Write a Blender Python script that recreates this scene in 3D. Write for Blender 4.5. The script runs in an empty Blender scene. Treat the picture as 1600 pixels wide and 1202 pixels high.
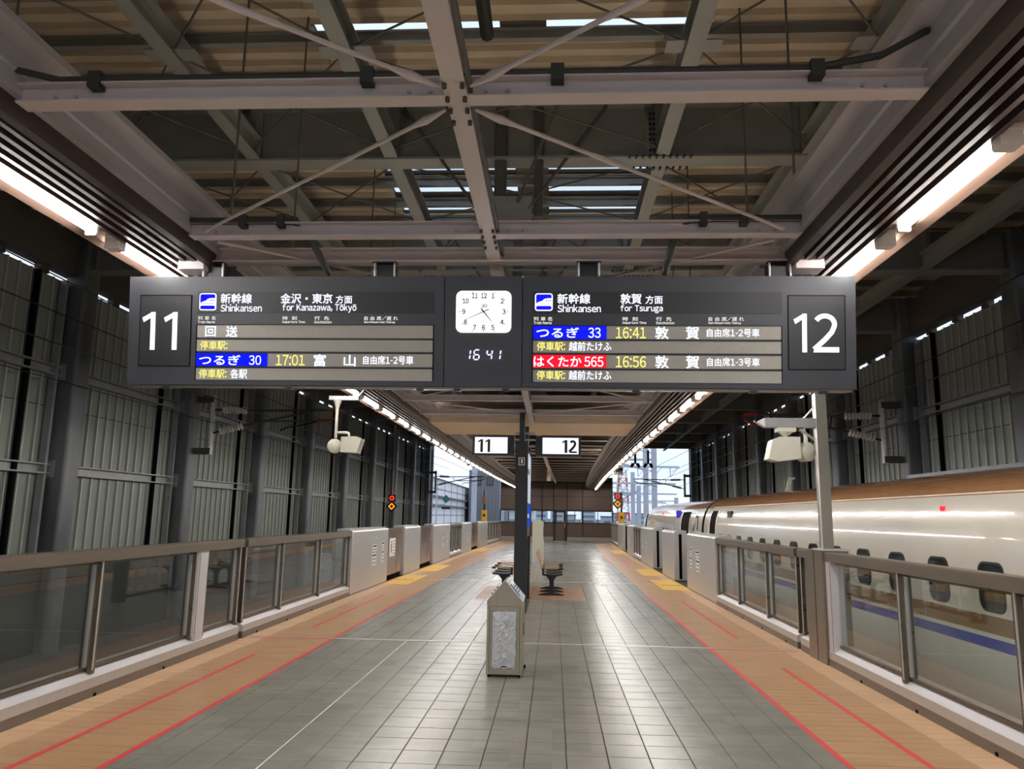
import bpy, math, random
from mathutils import Matrix, Vector
random.seed(7)
SC = bpy.context.scene
COL = SC.collection

# ---------------------------------------------------------------- camera, sky, exposure
def make_camera():
    yaw, pitch, roll = (math.radians(a) for a in (3.25, 9.85, 0.96))
    fwd = Vector((-math.sin(yaw)*math.cos(pitch), math.cos(yaw)*math.cos(pitch), math.sin(pitch)))
    right = Vector((math.cos(yaw), math.sin(yaw), 0))
    down = -right.cross(fwd)
    c, s = math.cos(roll), math.sin(roll)
    r2, d2 = c*right - s*down, s*right + c*down
    cam = bpy.data.cameras.new('camera'); o = bpy.data.objects.new('camera', cam); COL.objects.link(o)
    cam.sensor_width = 36.0; cam.lens = 1180/1600*36; cam.clip_start = .05; cam.clip_end = 1500
    m = Matrix((( r2.x, -d2.x, -fwd.x, 0), (r2.y, -d2.y, -fwd.y, 0), (r2.z, -d2.z, -fwd.z, 1.70), (0, 0, 0, 1)))
    o.matrix_world = m
    SC.camera = o
make_camera()

LAMP_POWER = 84.0
UPLIGHT_POWER = 46.0
world = bpy.data.worlds.new('overcast_sky'); SC.world = world; world.use_nodes = True
nt = world.node_tree; nt.nodes.clear()
wo = nt.nodes.new('ShaderNodeOutputWorld'); bg = nt.nodes.new('ShaderNodeBackground')
tc = nt.nodes.new('ShaderNodeTexCoord'); nz = nt.nodes.new('ShaderNodeTexNoise'); cr = nt.nodes.new('ShaderNodeValToRGB')
mp = nt.nodes.new('ShaderNodeMapping'); mp.inputs['Scale'].default_value = (1, 1, 3.5)
nz.inputs['Scale'].default_value = 2.2; nz.inputs['Detail'].default_value = 4
cr.color_ramp.elements[0].position = .35; cr.color_ramp.elements[0].color = (.60, .70, .88, 1)
cr.color_ramp.elements[1].position = .65; cr.color_ramp.elements[1].color = (.84, .89, .98, 1)
nt.links.new(tc.outputs['Generated'], mp.inputs['Vector']); nt.links.new(mp.outputs['Vector'], nz.inputs['Vector'])
nt.links.new(nz.outputs['Fac'], cr.inputs['Fac']); nt.links.new(cr.outputs['Color'], bg.inputs['Color'])
bg.inputs['Strength'].default_value = 1.3
nt.links.new(bg.outputs[0], wo.inputs[0])
vs = SC.view_settings
vs.view_transform = 'Standard'; vs.look = 'None'; vs.gamma = 1.0; vs.use_curve_mapping = False
vs.exposure = 0.12
SC.cycles.max_bounces = 7; SC.cycles.diffuse_bounces = 4; SC.cycles.glossy_bounces = 3; SC.cycles.transparent_max_bounces = 16

# ---------------------------------------------------------------- helpers
C0 = -0.455                                     # centre line of the platform

def shift(y):                                   # the whole station follows one gentle right-hand curve
    return 0.0004*max(0.0, y-12.0)**2
def slope(y):
    return 0.0008*max(0.0, y-12.0)

def lin(c):
    c /= 255.0
    return c/12.92 if c <= .04045 else ((c+.055)/1.055)**2.4
def rgb(r, g, b): return (lin(r), lin(g), lin(b), 1)

MATS = {}
def mat(name, col, rough=.5, metal=0.0, var=.10, scale=5.0, bump=0.0, coat=0.0, stretch=(1, 1, 1), spec=.5, rvar=.08):
    m = bpy.data.materials.new(name); m.use_nodes = True; n = m.node_tree; p = n.nodes['Principled BSDF']
    L = n.links.new
    g = n.nodes.new('ShaderNodeNewGeometry'); mpn = n.nodes.new('ShaderNodeMapping'); mpn.inputs['Scale'].default_value = stretch
    t = n.nodes.new('ShaderNodeTexNoise'); t.inputs['Scale'].default_value = scale; t.inputs['Detail'].default_value = 5
    L(g.outputs['Position'], mpn.inputs['Vector']); L(mpn.outputs['Vector'], t.inputs['Vector'])
    r = n.nodes.new('ShaderNodeValToRGB')
    c = rgb(*col)
    r.color_ramp.elements[0].position = .3; r.color_ramp.elements[0].color = tuple(x*(1-var) for x in c[:3])+(1,)
    r.color_ramp.elements[1].position = .7; r.color_ramp.elements[1].color = tuple(min(1, x*(1+var)) for x in c[:3])+(1,)
    L(t.outputs['Fac'], r.inputs['Fac']); L(r.outputs['Color'], p.inputs['Base Color'])
    mr = n.nodes.new('ShaderNodeMapRange'); mr.inputs['To Min'].default_value = max(.02, rough-rvar); mr.inputs['To Max'].default_value = min(1, rough+rvar)
    L(t.outputs['Fac'], mr.inputs['Value']); L(mr.outputs['Result'], p.inputs['Roughness'])
    p.inputs['Metallic'].default_value = metal
    p.inputs['Specular IOR Level'].default_value = spec
    p.inputs['Coat Weight'].default_value = coat; p.inputs['Coat Roughness'].default_value = .06
    if bump:
        b = n.nodes.new('ShaderNodeBump'); b.inputs['Strength'].default_value = bump; b.inputs['Distance'].default_value = .01
        L(t.outputs['Fac'], b.inputs['Height']); L(b.outputs['Normal'], p.inputs['Normal'])
    MATS[name] = m
    return m

def emit(name, col, strength):
    m = bpy.data.materials.new(name); m.use_nodes = True; n = m.node_tree; n.nodes.clear()
    o = n.nodes.new('ShaderNodeOutputMaterial'); e = n.nodes.new('ShaderNodeEmission')
    e.inputs['Color'].default_value = rgb(*col); e.inputs['Strength'].default_value = strength
    n.links.new(e.outputs[0], o.inputs[0])
    if strength < 10: m.cycles.emission_sampling = 'NONE'
    return m

def glass(name, tint, refl=.35, rough=.015, base=.025):
    """clear pane: see-through, with a mirror-like share that grows towards grazing view"""
    m = bpy.data.materials.new(name); m.use_nodes = True; n = m.node_tree; n.nodes.clear(); L = n.links.new
    o = n.nodes.new('ShaderNodeOutputMaterial'); t = n.nodes.new('ShaderNodeBsdfTransparent'); g = n.nodes.new('ShaderNodeBsdfGlossy')
    lw = n.nodes.new('ShaderNodeLayerWeight'); lw.inputs['Blend'].default_value = .5
    pw = n.nodes.new('ShaderNodeMath'); pw.operation = 'POWER'; pw.inputs[1].default_value = 4
    ma = n.nodes.new('ShaderNodeMath'); ma.operation = 'MULTIPLY_ADD'; ma.inputs[1].default_value = refl; ma.inputs[2].default_value = base
    mx = n.nodes.new('ShaderNodeMixShader')
    t.inputs['Color'].default_value = tint+(1,); g.inputs['Roughness'].default_value = rough
    L(lw.outputs['Facing'], pw.inputs[0]); L(pw.outputs[0], ma.inputs[0]); L(ma.outputs[0], mx.inputs[0])
    L(t.outputs[0], mx.inputs[1]); L(g.outputs[0], mx.inputs[2]); L(mx.outputs[0], o.inputs[0])
    return m

def tile_mat(name, col, var, rough, cell, streak=(3, 14, 1), tone=.5):
    """stone tile: cloudy mottling plus a tone of its own for each tile"""
    m = mat(name, col, rough, 0, var, 1.0, .0, stretch=streak, rvar=0.0)
    n = m.node_tree; L = n.links.new; p = n.nodes['Principled BSDF']
    g = [x for x in n.nodes if x.type == 'NEW_GEOMETRY'][0]; r = [x for x in n.nodes if x.type == 'VALTORGB'][0]
    dv = n.nodes.new('ShaderNodeVectorMath'); dv.operation = 'DIVIDE'; dv.inputs[1].default_value = cell
    fl = n.nodes.new('ShaderNodeVectorMath'); fl.operation = 'FLOOR'
    wn = n.nodes.new('ShaderNodeTexWhiteNoise'); wn.noise_dimensions = '2D'
    mr = n.nodes.new('ShaderNodeMapRange'); mr.inputs['To Min'].default_value = 1-.16*tone; mr.inputs['To Max'].default_value = 1+.16*tone
    mu = n.nodes.new('ShaderNodeVectorMath'); mu.operation = 'SCALE'
    L(g.outputs['Position'], dv.inputs[0]); L(dv.outputs[0], fl.inputs[0]); L(fl.outputs[0], wn.inputs['Vector'])
    L(wn.outputs['Value'], mr.inputs['Value']); L(r.outputs['Color'], mu.inputs[0]); L(mr.outputs['Result'], mu.inputs['Scale'])
    L(mu.outputs[0], p.inputs['Base Color'])
    return m

class MB:
    def __init__(s): s.v = []; s.f = []
    def add(s, vs_, fs_):
        k = len(s.v); s.v += [tuple(p) for p in vs_]; s.f += [tuple(i+k for i in f) for f in fs_]; return s
    def box(s, x0, x1, y0, y1, z0, z1, ny=1):
        ny = max(1, int(ny)); vs_ = []; fs_ = []
        for i in range(ny+1):
            y = y0+(y1-y0)*i/ny
            vs_ += [(x0, y, z0), (x1, y, z0), (x1, y, z1), (x0, y, z1)]
        for i in range(ny):
            a = 4*i; b = a+4
            fs_ += [(a, a+1, b+1, b), (a+1, a+2, b+2, b+1), (a+2, a+3, b+3, b+2), (a+3, a, b, b+3)]
        fs_ += [(3, 2, 1, 0), (4*ny, 4*ny+1, 4*ny+2, 4*ny+3)]
        return s.add(vs_, fs_)
    def prism(s, prof, a0, a1, axis='y', n=1, caps=True):
        """closed profile swept along one axis; profile pairs are (x,z), (y,z) or (x,y)"""
        n = max(1, int(n)); k = len(prof); vs_ = []; fs_ = []
        for i in range(n+1):
            t = a0+(a1-a0)*i/n
            for (p, q) in prof:
                vs_.append((p, t, q) if axis == 'y' else (t, p, q) if axis == 'x' else (p, q, t))
        for i in range(n):
            for j in range(k):
                a = i*k+j; b = i*k+(j+1) % k
                fs_.append((a, b, b+k, a+k))
        if caps: fs_ += [tuple(range(k-1, -1, -1)), tuple(range(n*k, n*k+k))]
        return s.add(vs_, fs_)
    def sheet(s, prof, a0, a1, axis='x', n=1):
        """open profile swept along one axis"""
        n = max(1, int(n)); k = len(prof); vs_ = []; fs_ = []
        for i in range(n+1):
            t = a0+(a1-a0)*i/n
            for (p, q) in prof:
                vs_.append((p, t, q) if axis == 'y' else (t, p, q) if axis == 'x' else (p, q, t))
        for i in range(n):
            for j in range(k-1):
                a = i*k+j; fs_.append((a, a+1, a+1+k, a+k))
        return s.add(vs_, fs_)
    def tube(s, pts, r, n=8, caps=True):
        P = [Vector(p) for p in pts]; vs_ = []; fs_ = []; ref = None
        rr = r if isinstance(r, (list, tuple)) else [r]*len(P)
        for i, p in enumerate(P):
            d = (P[min(i+1, len(P)-1)]-P[max(i-1, 0)]).normalized()
            if ref is None: ref = Vector((0, 0, 1)) if abs(d.z) < .9 else Vector((1, 0, 0))
            u = d.cross(ref).normalized(); w = u.cross(d).normalized()
            for j in range(n):
                a = 2*math.pi*j/n; vs_.append(p+rr[i]*(math.cos(a)*u+math.sin(a)*w))
        for i in range(len(P)-1):
            for j in range(n):
                a = i*n+j; b = i*n+(j+1) % n; fs_.append((a, b, b+n, a+n))
        if caps: fs_ += [tuple(range(n-1, -1, -1)), tuple(range((len(P)-1)*n, len(P)*n))]
        return s.add(vs_, fs_)
    def build(s, name, m, parent=None, warp=False, loc=None, smooth=False, kind=None):
        me = bpy.data.meshes.new(name)
        vv = [(x+shift(y), y, z) for x, y, z in s.v] if warp else s.v
        me.from_pydata(vv, [], s.f); me.update()
        if m: me.materials.append(m)
        if smooth:
            me.polygons.foreach_set('use_smooth', [True]*len(me.polygons)); me.set_sharp_from_angle(angle=math.radians(35))
        return link(name, me, parent, loc, kind)

def link(name, me, parent=None, loc=None, kind=None):
    o = bpy.data.objects.new(name, me); COL.objects.link(o)
    if parent: o.parent = parent
    if loc: o.location = loc
    if kind: o['kind'] = kind
    return o

def thing(name, label, cat, loc=(0, 0, 0), group=None, warp=True, rot=None):
    o = bpy.data.objects.new(name, None); COL.objects.link(o); o.empty_display_size = .1
    x, y, z = loc
    if warp:
        o.location = (x+shift(y), y, z); o.rotation_euler = rot or (0, 0, -math.atan(slope(y)))
    else:
        o.location = loc
        if rot: o.rotation_euler = rot
    o['label'] = label; o['category'] = cat
    if group: o['group'] = group
    return o

def tag(o, label, cat, group=None):
    o['label'] = label; o['category'] = cat
    if group: o['group'] = group
    return o

def struct(name):
    o = bpy.data.objects.new(name, None); COL.objects.link(o); o.empty_display_size = .1; o['kind'] = 'structure'; return o

def B(x0, x1, y0, y1, z0, z1, ny=1): return MB().box(x0, x1, y0, y1, z0, z1, ny)

def rrect(x0, x1, z0, z1, r, n=4):
    out = []
    for cx, cz, a in ((x1-r, z0+r, -90), (x1-r, z1-r, 0), (x0+r, z1-r, 90), (x0+r, z0+r, 180)):
        for i in range(n+1):
            t = math.radians(a+90*i/n); out.append((cx+r*math.cos(t), cz+r*math.sin(t)))
    return out

def ibeam(w, h, tf, tw, cx=0, z0=0):
    a, b = w/2, tw/2
    return [(cx-a, z0), (cx+a, z0), (cx+a, z0+tf), (cx+b, z0+tf), (cx+b, z0+h-tf), (cx+a, z0+h-tf), (cx+a, z0+h), (cx-a, z0+h), (cx-a, z0+h-tf), (cx-b, z0+h-tf), (cx-b, z0+tf), (cx-a, z0+tf)]

ORD = 'first second third fourth fifth sixth seventh eighth ninth tenth eleventh twelfth thirteenth fourteenth fifteenth sixteenth seventeenth eighteenth nineteenth twentieth'.split()
def ordinal(n):
    if n <= 20: return ORD[n-1]
    tens = {2: 'twenty', 3: 'thirty', 4: 'forty'}[n//10]
    return {2: 'twentieth', 3: 'thirtieth', 4: 'fortieth'}[n//10] if n % 10 == 0 else tens+'-'+ORD[n % 10-1]

# ---------------------------------------------------------------- lettering (flat print, built as flat shapes)
GLYPHS = {}
def glyph(ch):
    if ch in GLYPHS: return GLYPHS[ch]
    if ch == '-':
        GLYPHS[ch] = ([(0, .30), (.26, .30), (.26, .37), (0, .37)], [(0, 1, 2, 3)], 0, .26); return GLYPHS[ch]
    src = ch
    if ch.isascii() and ch not in ' ': src = chr(ord(ch)+0xFEE0)
    if ch in 'ōŌ': src = 'ｏ'
    cu = bpy.data.curves.new('glyph', 'FONT'); cu.body = src; cu.resolution_u = 3
    o = bpy.data.objects.new('glyph', cu); COL.objects.link(o)
    dg = bpy.context.evaluated_depsgraph_get(); me = bpy.data.meshes.new_from_object(o.evaluated_get(dg))
    vs_ = [(v.co.x, v.co.y) for v in me.vertices]; fs_ = [tuple(p.vertices) for p in me.polygons]
    bpy.data.objects.remove(o); bpy.data.curves.remove(cu); bpy.data.meshes.remove(me)
    if ch == 'ō' and vs_:
        x0, x1 = min(p[0] for p in vs_), max(p[0] for p in vs_); y1 = max(p[1] for p in vs_); k = len(vs_); d = (x1-x0)*.1
        vs_ += [(x0+d, y1+.08), (x1-d, y1+.08), (x1-d, y1+.14), (x0+d, y1+.14)]; fs_.append((k, k+1, k+2, k+3))
    if vs_:
        x0, x1 = min(p[0] for p in vs_), max(p[0] for p in vs_)
    else: x0 = x1 = 0
    GLYPHS[ch] = (vs_, fs_, x0, x1)
    return GLYPHS[ch]

def lettering(text, u0, u1, v0, v1, m, parent, y=-.004, name='lettering', bold=0, flip=False):
    """one line of print fitted to the box u0..u1, v0..v1 (v measured downwards) on a face that looks along -Y"""
    vs_, fs_, x = [], [], 0.0
    for ch in text:
        if ch == ' ': x += .32; continue
        gv, gf, a, b = glyph(ch)
        wide = not (ch.isascii() or ch in 'ō')
        k = len(vs_); off = x if wide else x-a+.045
        vs_ += [(p[0]+off, p[1]) for p in gv]; fs_ += [tuple(i+k for i in f) for f in gf]
        x += 1.0 if wide else (b-a)+.09
    if not vs_: return None
    x0, x1 = min(p[0] for p in vs_), max(p[0] for p in vs_); y0, y1 = min(p[1] for p in vs_), max(p[1] for p in vs_)
    sx, sz = (u1-u0)/(x1-x0), (v1-v0)/(y1-y0)
    V = [(u0+(p[0]-x0)*sx, y, -v1+(p[1]-y0)*sz) for p in vs_]; F = list(fs_)
    for dx, dz in ((bold, 0), (0, bold), (bold, bold))[:3 if bold else 0]:     # heavier strokes: the same outlines set a hair apart
        k = len(V); V += [(p[0]+dx, p[1]-.0003, p[2]+dz) for p in V[:len(vs_)]]; F += [tuple(i+k for i in f) for f in fs_]
    mb = MB(); mb.add(V, F)
    return mb.build(name, m, parent)

for ch_ in '新幹線金沢・東京方面Shinkaseforzw,TōkyōrugtDpMmidRvl/-列車名時刻行先自由席／遅れ回送停駅:つるぎ30170富山12号各敦賀越前たけふはくか5642389JRNaewc':
    if ch_ != ' ': glyph(ch_)

# ---------------------------------------------------------------- materials
M_TILE = tile_mat('grey_stone_tile', (139, 136, 125), .09, .27, (.2975, .2975, 1), streak=(2.2, 4.5, 1))
M_EDGE = tile_mat('tan_stone_tile', (186, 147, 108), .08, .36, (.3, .1488, 1), streak=(1.2, 16, 1), tone=.35)
M_EDGE2 = tile_mat('pale_tan_stone_tile', (206, 168, 130), .08, .36, (.3, .1488, 1), streak=(1.2, 16, 1), tone=.35)
M_MAT = mat('brown_mat_tile', (160, 124, 98), .4, 0, .08, 6)
M_GROUT = mat('grout', (66, 64, 62), .8)
M_RED = mat('red_floor_tape', (222, 72, 78), .45, var=.08)
M_YEL = mat('yellow_tactile', (238, 196, 98), .5, var=.05)
M_STEEL = mat('brushed_stainless', (196, 195, 194), .34, .55, .04, 30, stretch=(1, 1, .05))
M_STEELD = mat('bronze_stainless', (128, 118, 106), .32, .6, .05, 20, stretch=(1, .1, 1))
M_KICK = mat('kick_plate', (122, 112, 104), .4, .5, .05, 18)
M_SILL = mat('silver_sill', (206, 204, 206), .36, .25, .03, 2)
M_BRONZE = mat('bronze_mullion', (112, 104, 88), .3, .7, .06, 14)
M_DOORP = mat('bronze_door_panel', (138, 116, 104), .22, .65, .05, 8)
M_BLACK = mat('black_metal', (24, 24, 26), .4, 0, .1)
M_SLOT = mat('black_rubber_and_dark_gaps', (9, 9, 9), .9, spec=.08)  # this black also stands for the shade in the doorways and gaps
M_BOARD = mat('charcoal_housing', (58, 59, 64), .42, .2, .06, 2.0, rvar=.05)
M_BOARD2 = mat('charcoal_recess', (36, 37, 40), .45, .1, .05)
M_LEDOFF = mat('led_matrix_unlit', (156, 152, 144), .55, 0, .05, 60)
M_FENCE_GLASS = glass('clear_fence_glass', (.90, .93, .92), .75, base=.04)
M_PANE = glass('clear_window_glass', (.90, .94, .96), .3)
M_WALL = mat('wall_sheet', (142, 147, 140), .62, .1, .07, .8, stretch=(1, 1, .4))
M_COLUMN = mat('galvanised_column', (104, 106, 107), .5, .35, .35, 1.6, .15, stretch=(1, 1, .35), rvar=.15)
M_RIB = mat('bright_rib_cap', (196, 198, 192), .45, .3)
M_PARAPET = mat('dark_concrete_parapet', (46, 51, 50), .6, 0, .25, .7)
M_GIRT = mat('galvanised_girt', (146, 147, 147), .5, .3, .10, 4)
M_DARKSTEEL = mat('dark_grey_steel', (78, 74, 68), .6, .1, .14, 1.5)
M_ROOF = mat('tan_roof_deck', (180, 166, 144), .7, 0, .10, 1.4)
M_CREAMSTEEL = mat('cream_painted_steel', (224, 214, 212), .45, .0, .05, 3)
M_GREYSTEEL = mat('warm_grey_painted_steel', (122, 122, 118), .5, .0, .08, 3)
M_CHANNEL = mat('aluminium_channel', (206, 202, 206), .42, .2, .05, 6, stretch=(1, .1, 1))
M_SLAT = mat('dark_brown_louvre', (74, 60, 56), .42, .1, .08, 6, stretch=(1, .1, 1))
M_OUTER = mat('bronze_outer_strip', (150, 122, 108), .3, .6, .06, 6, stretch=(1, .1, 1))
M_LAMPBODY = mat('white_lamp_body', (226, 224, 218), .45)
M_LAMP = emit('lamp_diffuser_light', (255, 250, 244), LAMP_POWER)
M_CONDUIT = mat('grey_green_conduit', (70, 72, 66), .5, .2)
M_WOOD = mat('pale_wood_soffit', (244, 216, 184), .5, 0, .14, 3, stretch=(.6, 8, 8))
M_ENDWALL = mat('brown_end_panel', (92, 74, 64), .42, .1, .08, 2)
M_ENDFRAME = mat('dark_brown_frame', (46, 38, 34), .45, .1)
M_CONC = mat('concrete', (150, 146, 140), .8, 0, .1, 2)
M_TRACK = mat('track_bed_concrete', (104, 102, 98), .9, 0, .2, 1.2)
M_RAIL = mat('rail_steel', (96, 86, 78), .35, .8)
M_WHITE = mat('white_sheet', (236, 236, 232), .4, var=.02)
M_INK = mat('black_ink', (22, 22, 24), .6, var=.05)
M_IVORY = mat('train_ivory_paint', (198, 192, 180), .22, 0, .02, 1.0, coat=.8, rvar=.03)
M_COPPER = mat('train_copper_paint', (186, 134, 94), .25, .35, .05, 1.0, coat=.7, rvar=.03)
M_GOLD = mat('train_gold_band', (146, 112, 78), .26, .35, .04, 1.0, coat=.6)
M_BLUEBAND = mat('train_blue_band', (48, 62, 148), .26, 0, .04, 1.0, coat=.6)
M_TRAINGLASS = mat('train_dark_glass', (38, 44, 42), .06, 0, .2, 1.0, spec=.8, rvar=.02)
M_RUBBER = mat('window_rubber', (30, 30, 30), .5)
M_DEVICE = mat('cream_device_housing', (204, 202, 188), .45, var=.03)
M_PIPE = mat('bright_galvanised_pipe', (190, 190, 188), .4, .3)
M_INSUL = mat('grey_insulator', (214, 208, 198), .3)
M_CABLE = mat('black_cable', (22, 22, 24), .55)
M_REDPAINT = mat('red_painted_tube', (176, 62, 40), .45)
M_BIN = mat('bin_stainless', (158, 147, 126), .34, .45, .05, 20, stretch=(1, 1, .08))
M_POLE = mat('weathered_steel_pole', (138, 134, 120), .3, .5, .12, 2, stretch=(1, 1, .4))
M_SEATWOOD = mat('seat_wood', (188, 160, 128), .45, 0, .12, 8, stretch=(1, 8, 1))
M_SEATBLK = mat('seat_black', (30, 29, 28), .5)
M_BLDG = mat('white_cladding', (240, 242, 248), .6, 0, .03, .3)
M_BLDG2 = mat('grey_ribbed_cladding', (120, 122, 128), .7, 0, .06, .3)
M_MAST = mat('galvanised_mast', (186, 194, 208), .6, .1, .06, .6)
M_CITY = mat('distant_city_block', (176, 186, 200), .8, 0, .15, .05)
M_HEDGE = mat('distant_trees', (112, 130, 128), .9, 0, .25, .4)
M_SEAL = mat('weather_strip', (226, 216, 200), .6)
E_WHITE = emit('led_white', (236, 240, 255), 1.5)
E_NUM = emit('white_number_light', (240, 244, 255), 1.5)
E_YEL = emit('led_yellow', (250, 240, 130), 1.15)
E_BLUE = emit('led_blue', (20, 30, 245), 1.0)
E_RED = emit('led_red', (250, 30, 50), 1.0)
E_PANEL = emit('lit_sign_face', (240, 246, 255), 1.25)
E_CLOCK = emit('lit_clock_face', (252, 252, 250), 1.3)
E_POSTER = emit('lit_poster_face', (214, 226, 236), .75)
E_POSTERB = emit('lit_poster_blue', (40, 84, 214), .8)
E_SIGRED = emit('signal_red', (255, 60, 30), 1.6)
E_SIGORG = emit('signal_orange', (255, 150, 40), 1.5)
E_TRAINRED = emit('train_red_lamp', (255, 40, 60), 2.2)
E_GREEN = emit('train_green_led', (60, 220, 130), 1.0)
E_PURPLE = emit('train_side_display', (70, 64, 190), .8)

# ================================================================ SETTING
Y0, Y1 = -16.0, 53.0                              # platform extent
COLS = [-11.1, -5.7, -.3, 5.1, 10.5, 15.8, 21.2, 26.5, 31.8, 37.1, 42.4, 47.8, 53.2, 58.6]
YEND = 61.2

# ---- ground and track beds
g = MB(); g.add([(-400, -60, -1.3), (400, -60, -1.3), (400, 900, -1.3), (-400, 900, -1.3)], [(0, 1, 2, 3)])
ground = g.build('ground', M_TRACK, kind='structure')
for s in (-1, 1):
    tcx = C0+s*6.475
    for r in (-.74, .74):
        MB().prism(ibeam(.08, .16, .03, .02, tcx+r, -1.2), Y0, 150, 'y', 40).build('rail', M_RAIL, ground, warp=True)
    B(tcx-1.25, tcx+1.25, Y0, 120, -1.3, -1.2, 30).build('track_slab', M_TRACK, ground, warp=True)

# ---- platform floor
floor = struct('floor')
B(C0-4.55, C0+4.55, Y0, Y1+12, -.9, -.009, 24).build('platform_slab', M_GROUT, floor, warp=True)
P_ = .2975; J = .0035; TT = -.0
xs = [-2.99]+[-2.87+P_*k for k in range(17)]; xs = [x for x in xs if x < C0+2.535-.05]+[C0+2.535]
def tile_mesh(w, d, m, name='tile'):
    mb = MB(); a, b = w/2-J, d/2-J; e = .002
    vs_ = [(-a, -b, -.009), (a, -b, -.009), (a, b, -.009), (-a, b, -.009), (-a, -b, -e), (a, -b, -e), (a, b, -e), (-a, b, -e),
           (-a+e, -b+e, 0), (a-e, -b+e, 0), (a-e, b-e, 0), (-a+e, b-e, 0)]
    fs_ = [(8, 9, 10, 11)]
    for i in range(4):
        j = (i+1) % 4; fs_ += [(i, j, j+4, i+4), (i+4, j+4, j+8, i+8)]
    mb.add(vs_, fs_); return mb
def lay_tiles(edges, rows_y, depth, m, name, limit_rows):
    """edges: list of (x0,x1); single tiles for the rows in limit_rows, the rest joined"""
    cache = {}; rest = MB()
    for y in rows_y:
        for (x0, x1) in edges:
            cx, cy = (x0+x1)/2, y+depth/2; w = round(x1-x0, 4)
            if limit_rows[0] <= y < limit_rows[1]:
                if w not in cache:
                    t = tile_mesh(w, depth, m); me = bpy.data.meshes.new(name); me.from_pydata(t.v, [], t.f); me.update(); me.materials.append(m); cache[w] = me
                link(name, cache[w], floor, (cx+shift(cy), cy, random.uniform(-.0004, .0004)))
            else:
                t = tile_mesh(w, depth, m); dz = random.uniform(-.0004, .0004)
                rest.add([(vx+cx+shift(cy), vy+cy, vz+dz) for vx, vy, vz in t.v], t.f)
    rest.build(name, m, floor, kind='stuff')
rows = [5.25+P_*k for k in range(-46, 161)]
rows = [y for y in rows if -4 < y < Y1-.2]
lay_tiles(list(zip(xs[:-1], xs[1:])), rows, P_, M_TILE, 'floor_tile', (5.2, 5.25+P_*16.5))
D2 = P_/2
rows2 = [5.25+D2*k for k in range(-92, 322)]; rows2 = [y for y in rows2 if -4 < y < Y1-.2]
for s in (-1, 1):
    h = [2.535, 3.48]
    ed = [tuple(sorted((C0+s*a, C0+s*b))) for a, b in zip(h[:-1], h[1:])]
    lay_tiles(ed, rows2, D2, M_EDGE, 'edge_tile', (5.2, 5.25+D2*140.5))
    e2 = [tuple(sorted((C0+s*3.48, C0+s*3.78)))]
    lay_tiles(e2, rows2, D2, M_EDGE2, 'pale_edge_tile', (5.2, 5.25+D2*140.5))
# expansion joints, floor tape, tactile paving, bench mat
for y in (10.66, 20.5, 30.5, 40.6):
    B(C0-3.75, C0+3.75, y-.02, y+.02, -.009, .003).build('joint_strip', M_SILL, floor, loc=(shift(y), 0, 0))
    B(C0-3.75, C0+3.75, y+.024, y+.045, -.009, .0015).build('joint_seal', M_BLACK, floor, loc=(shift(y), 0, 0))
B(-1.9775-.004, -1.9775+.004, -4, 10.6, -.009, .0006).build('light_joint', M_WHITE, floor)
def tape(x, y0, y1, w=.045, z=.0022):
    n = max(2, int((y1-y0)/2)); mb = MB(); mb.box(x-w/2, x+w/2, y0, y1, z-.002, z, n); mb.build('floor_tape', M_RED, floor, warp=True)
for s in (-1, 1):
    tape(C0+s*2.545, -4, 10.6, .05); tape(C0+s*2.545, 10.75, 17.6, .05)
    tape(C0+s*3.13, -4, 9.35, .05); tape(C0+s*3.13, 11.6, 16.4, .045)
    B(min(C0+s*2.52, C0+s*3.7), max(C0+s*2.52, C0+s*3.7), 10.585, 10.625, 0, .0025).build('floor_tape', M_RED, floor)
    tape(C0+s*2.44, 27.5, 34.6, .05); tape(C0+s*3.05, 27.5, 31.4, .05); tape(C0+s*3.05, 33.8, 37.6, .05)
tape(-2.25, 26.2, 30, .05)
for s in (-1, 1):
    for (y0, y1) in ((18.9, 21.8), (23.4, 26.2), (36.8, 40.2)):
        x0, x1 = sorted((C0+s*3.10, C0+s*3.74))
        nx, ny = 2, max(1, round((y1-y0)/.3))
        for i in range(nx):
            for j in range(ny):
                a = x0+(x1-x0)*i/nx; b = y0+(y1-y0)*j/ny; w = (x1-x0)/nx; d = (y1-y0)/ny
                mb = B(a+.003, a+w-.003, b+.003, b+d-.003, -.005, .004)
                for k in range(4):
                    for q in range(4):
                        cx, cy = a+w*(k+.5)/4, b+d*(q+.5)/4; r = .016
                        mb.add([(cx-r, cy-r, .004), (cx+r, cy-r, .004), (cx+r, cy+r, .004), (cx-r, cy+r, .004), (cx-r*.6, cy-r*.6, .009), (cx+r*.6, cy-r*.6, .009), (cx+r*.6, cy+r*.6, .009), (cx-r*.6, cy+r*.6, .009)],
                               [(0, 1, 5, 4), (1, 2, 6, 5), (2, 3, 7, 6), (3, 0, 4, 7), (4, 5, 6, 7)])
                mb.build('tactile_tile', M_YEL, floor, warp=True)
    for j, y in enumerate((20.1,)):
        x0, x1 = sorted((C0+s*3.2, C0+s*3.7)); B(x0, x1, y, y+.03, .004, .0095).build('tactile_marking', M_INK, floor, warp=True)
for j in range(10):
    for i in range(4):
        w = (.70+1.62)/4; B(-1.62+w*i+.003, -1.62+w*(i+1)-.003, 16.05+.3*j+.003, 16.05+.3*(j+1)-.003, -.006, .0018).build('bench_mat_tile', M_MAT, floor)

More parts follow.
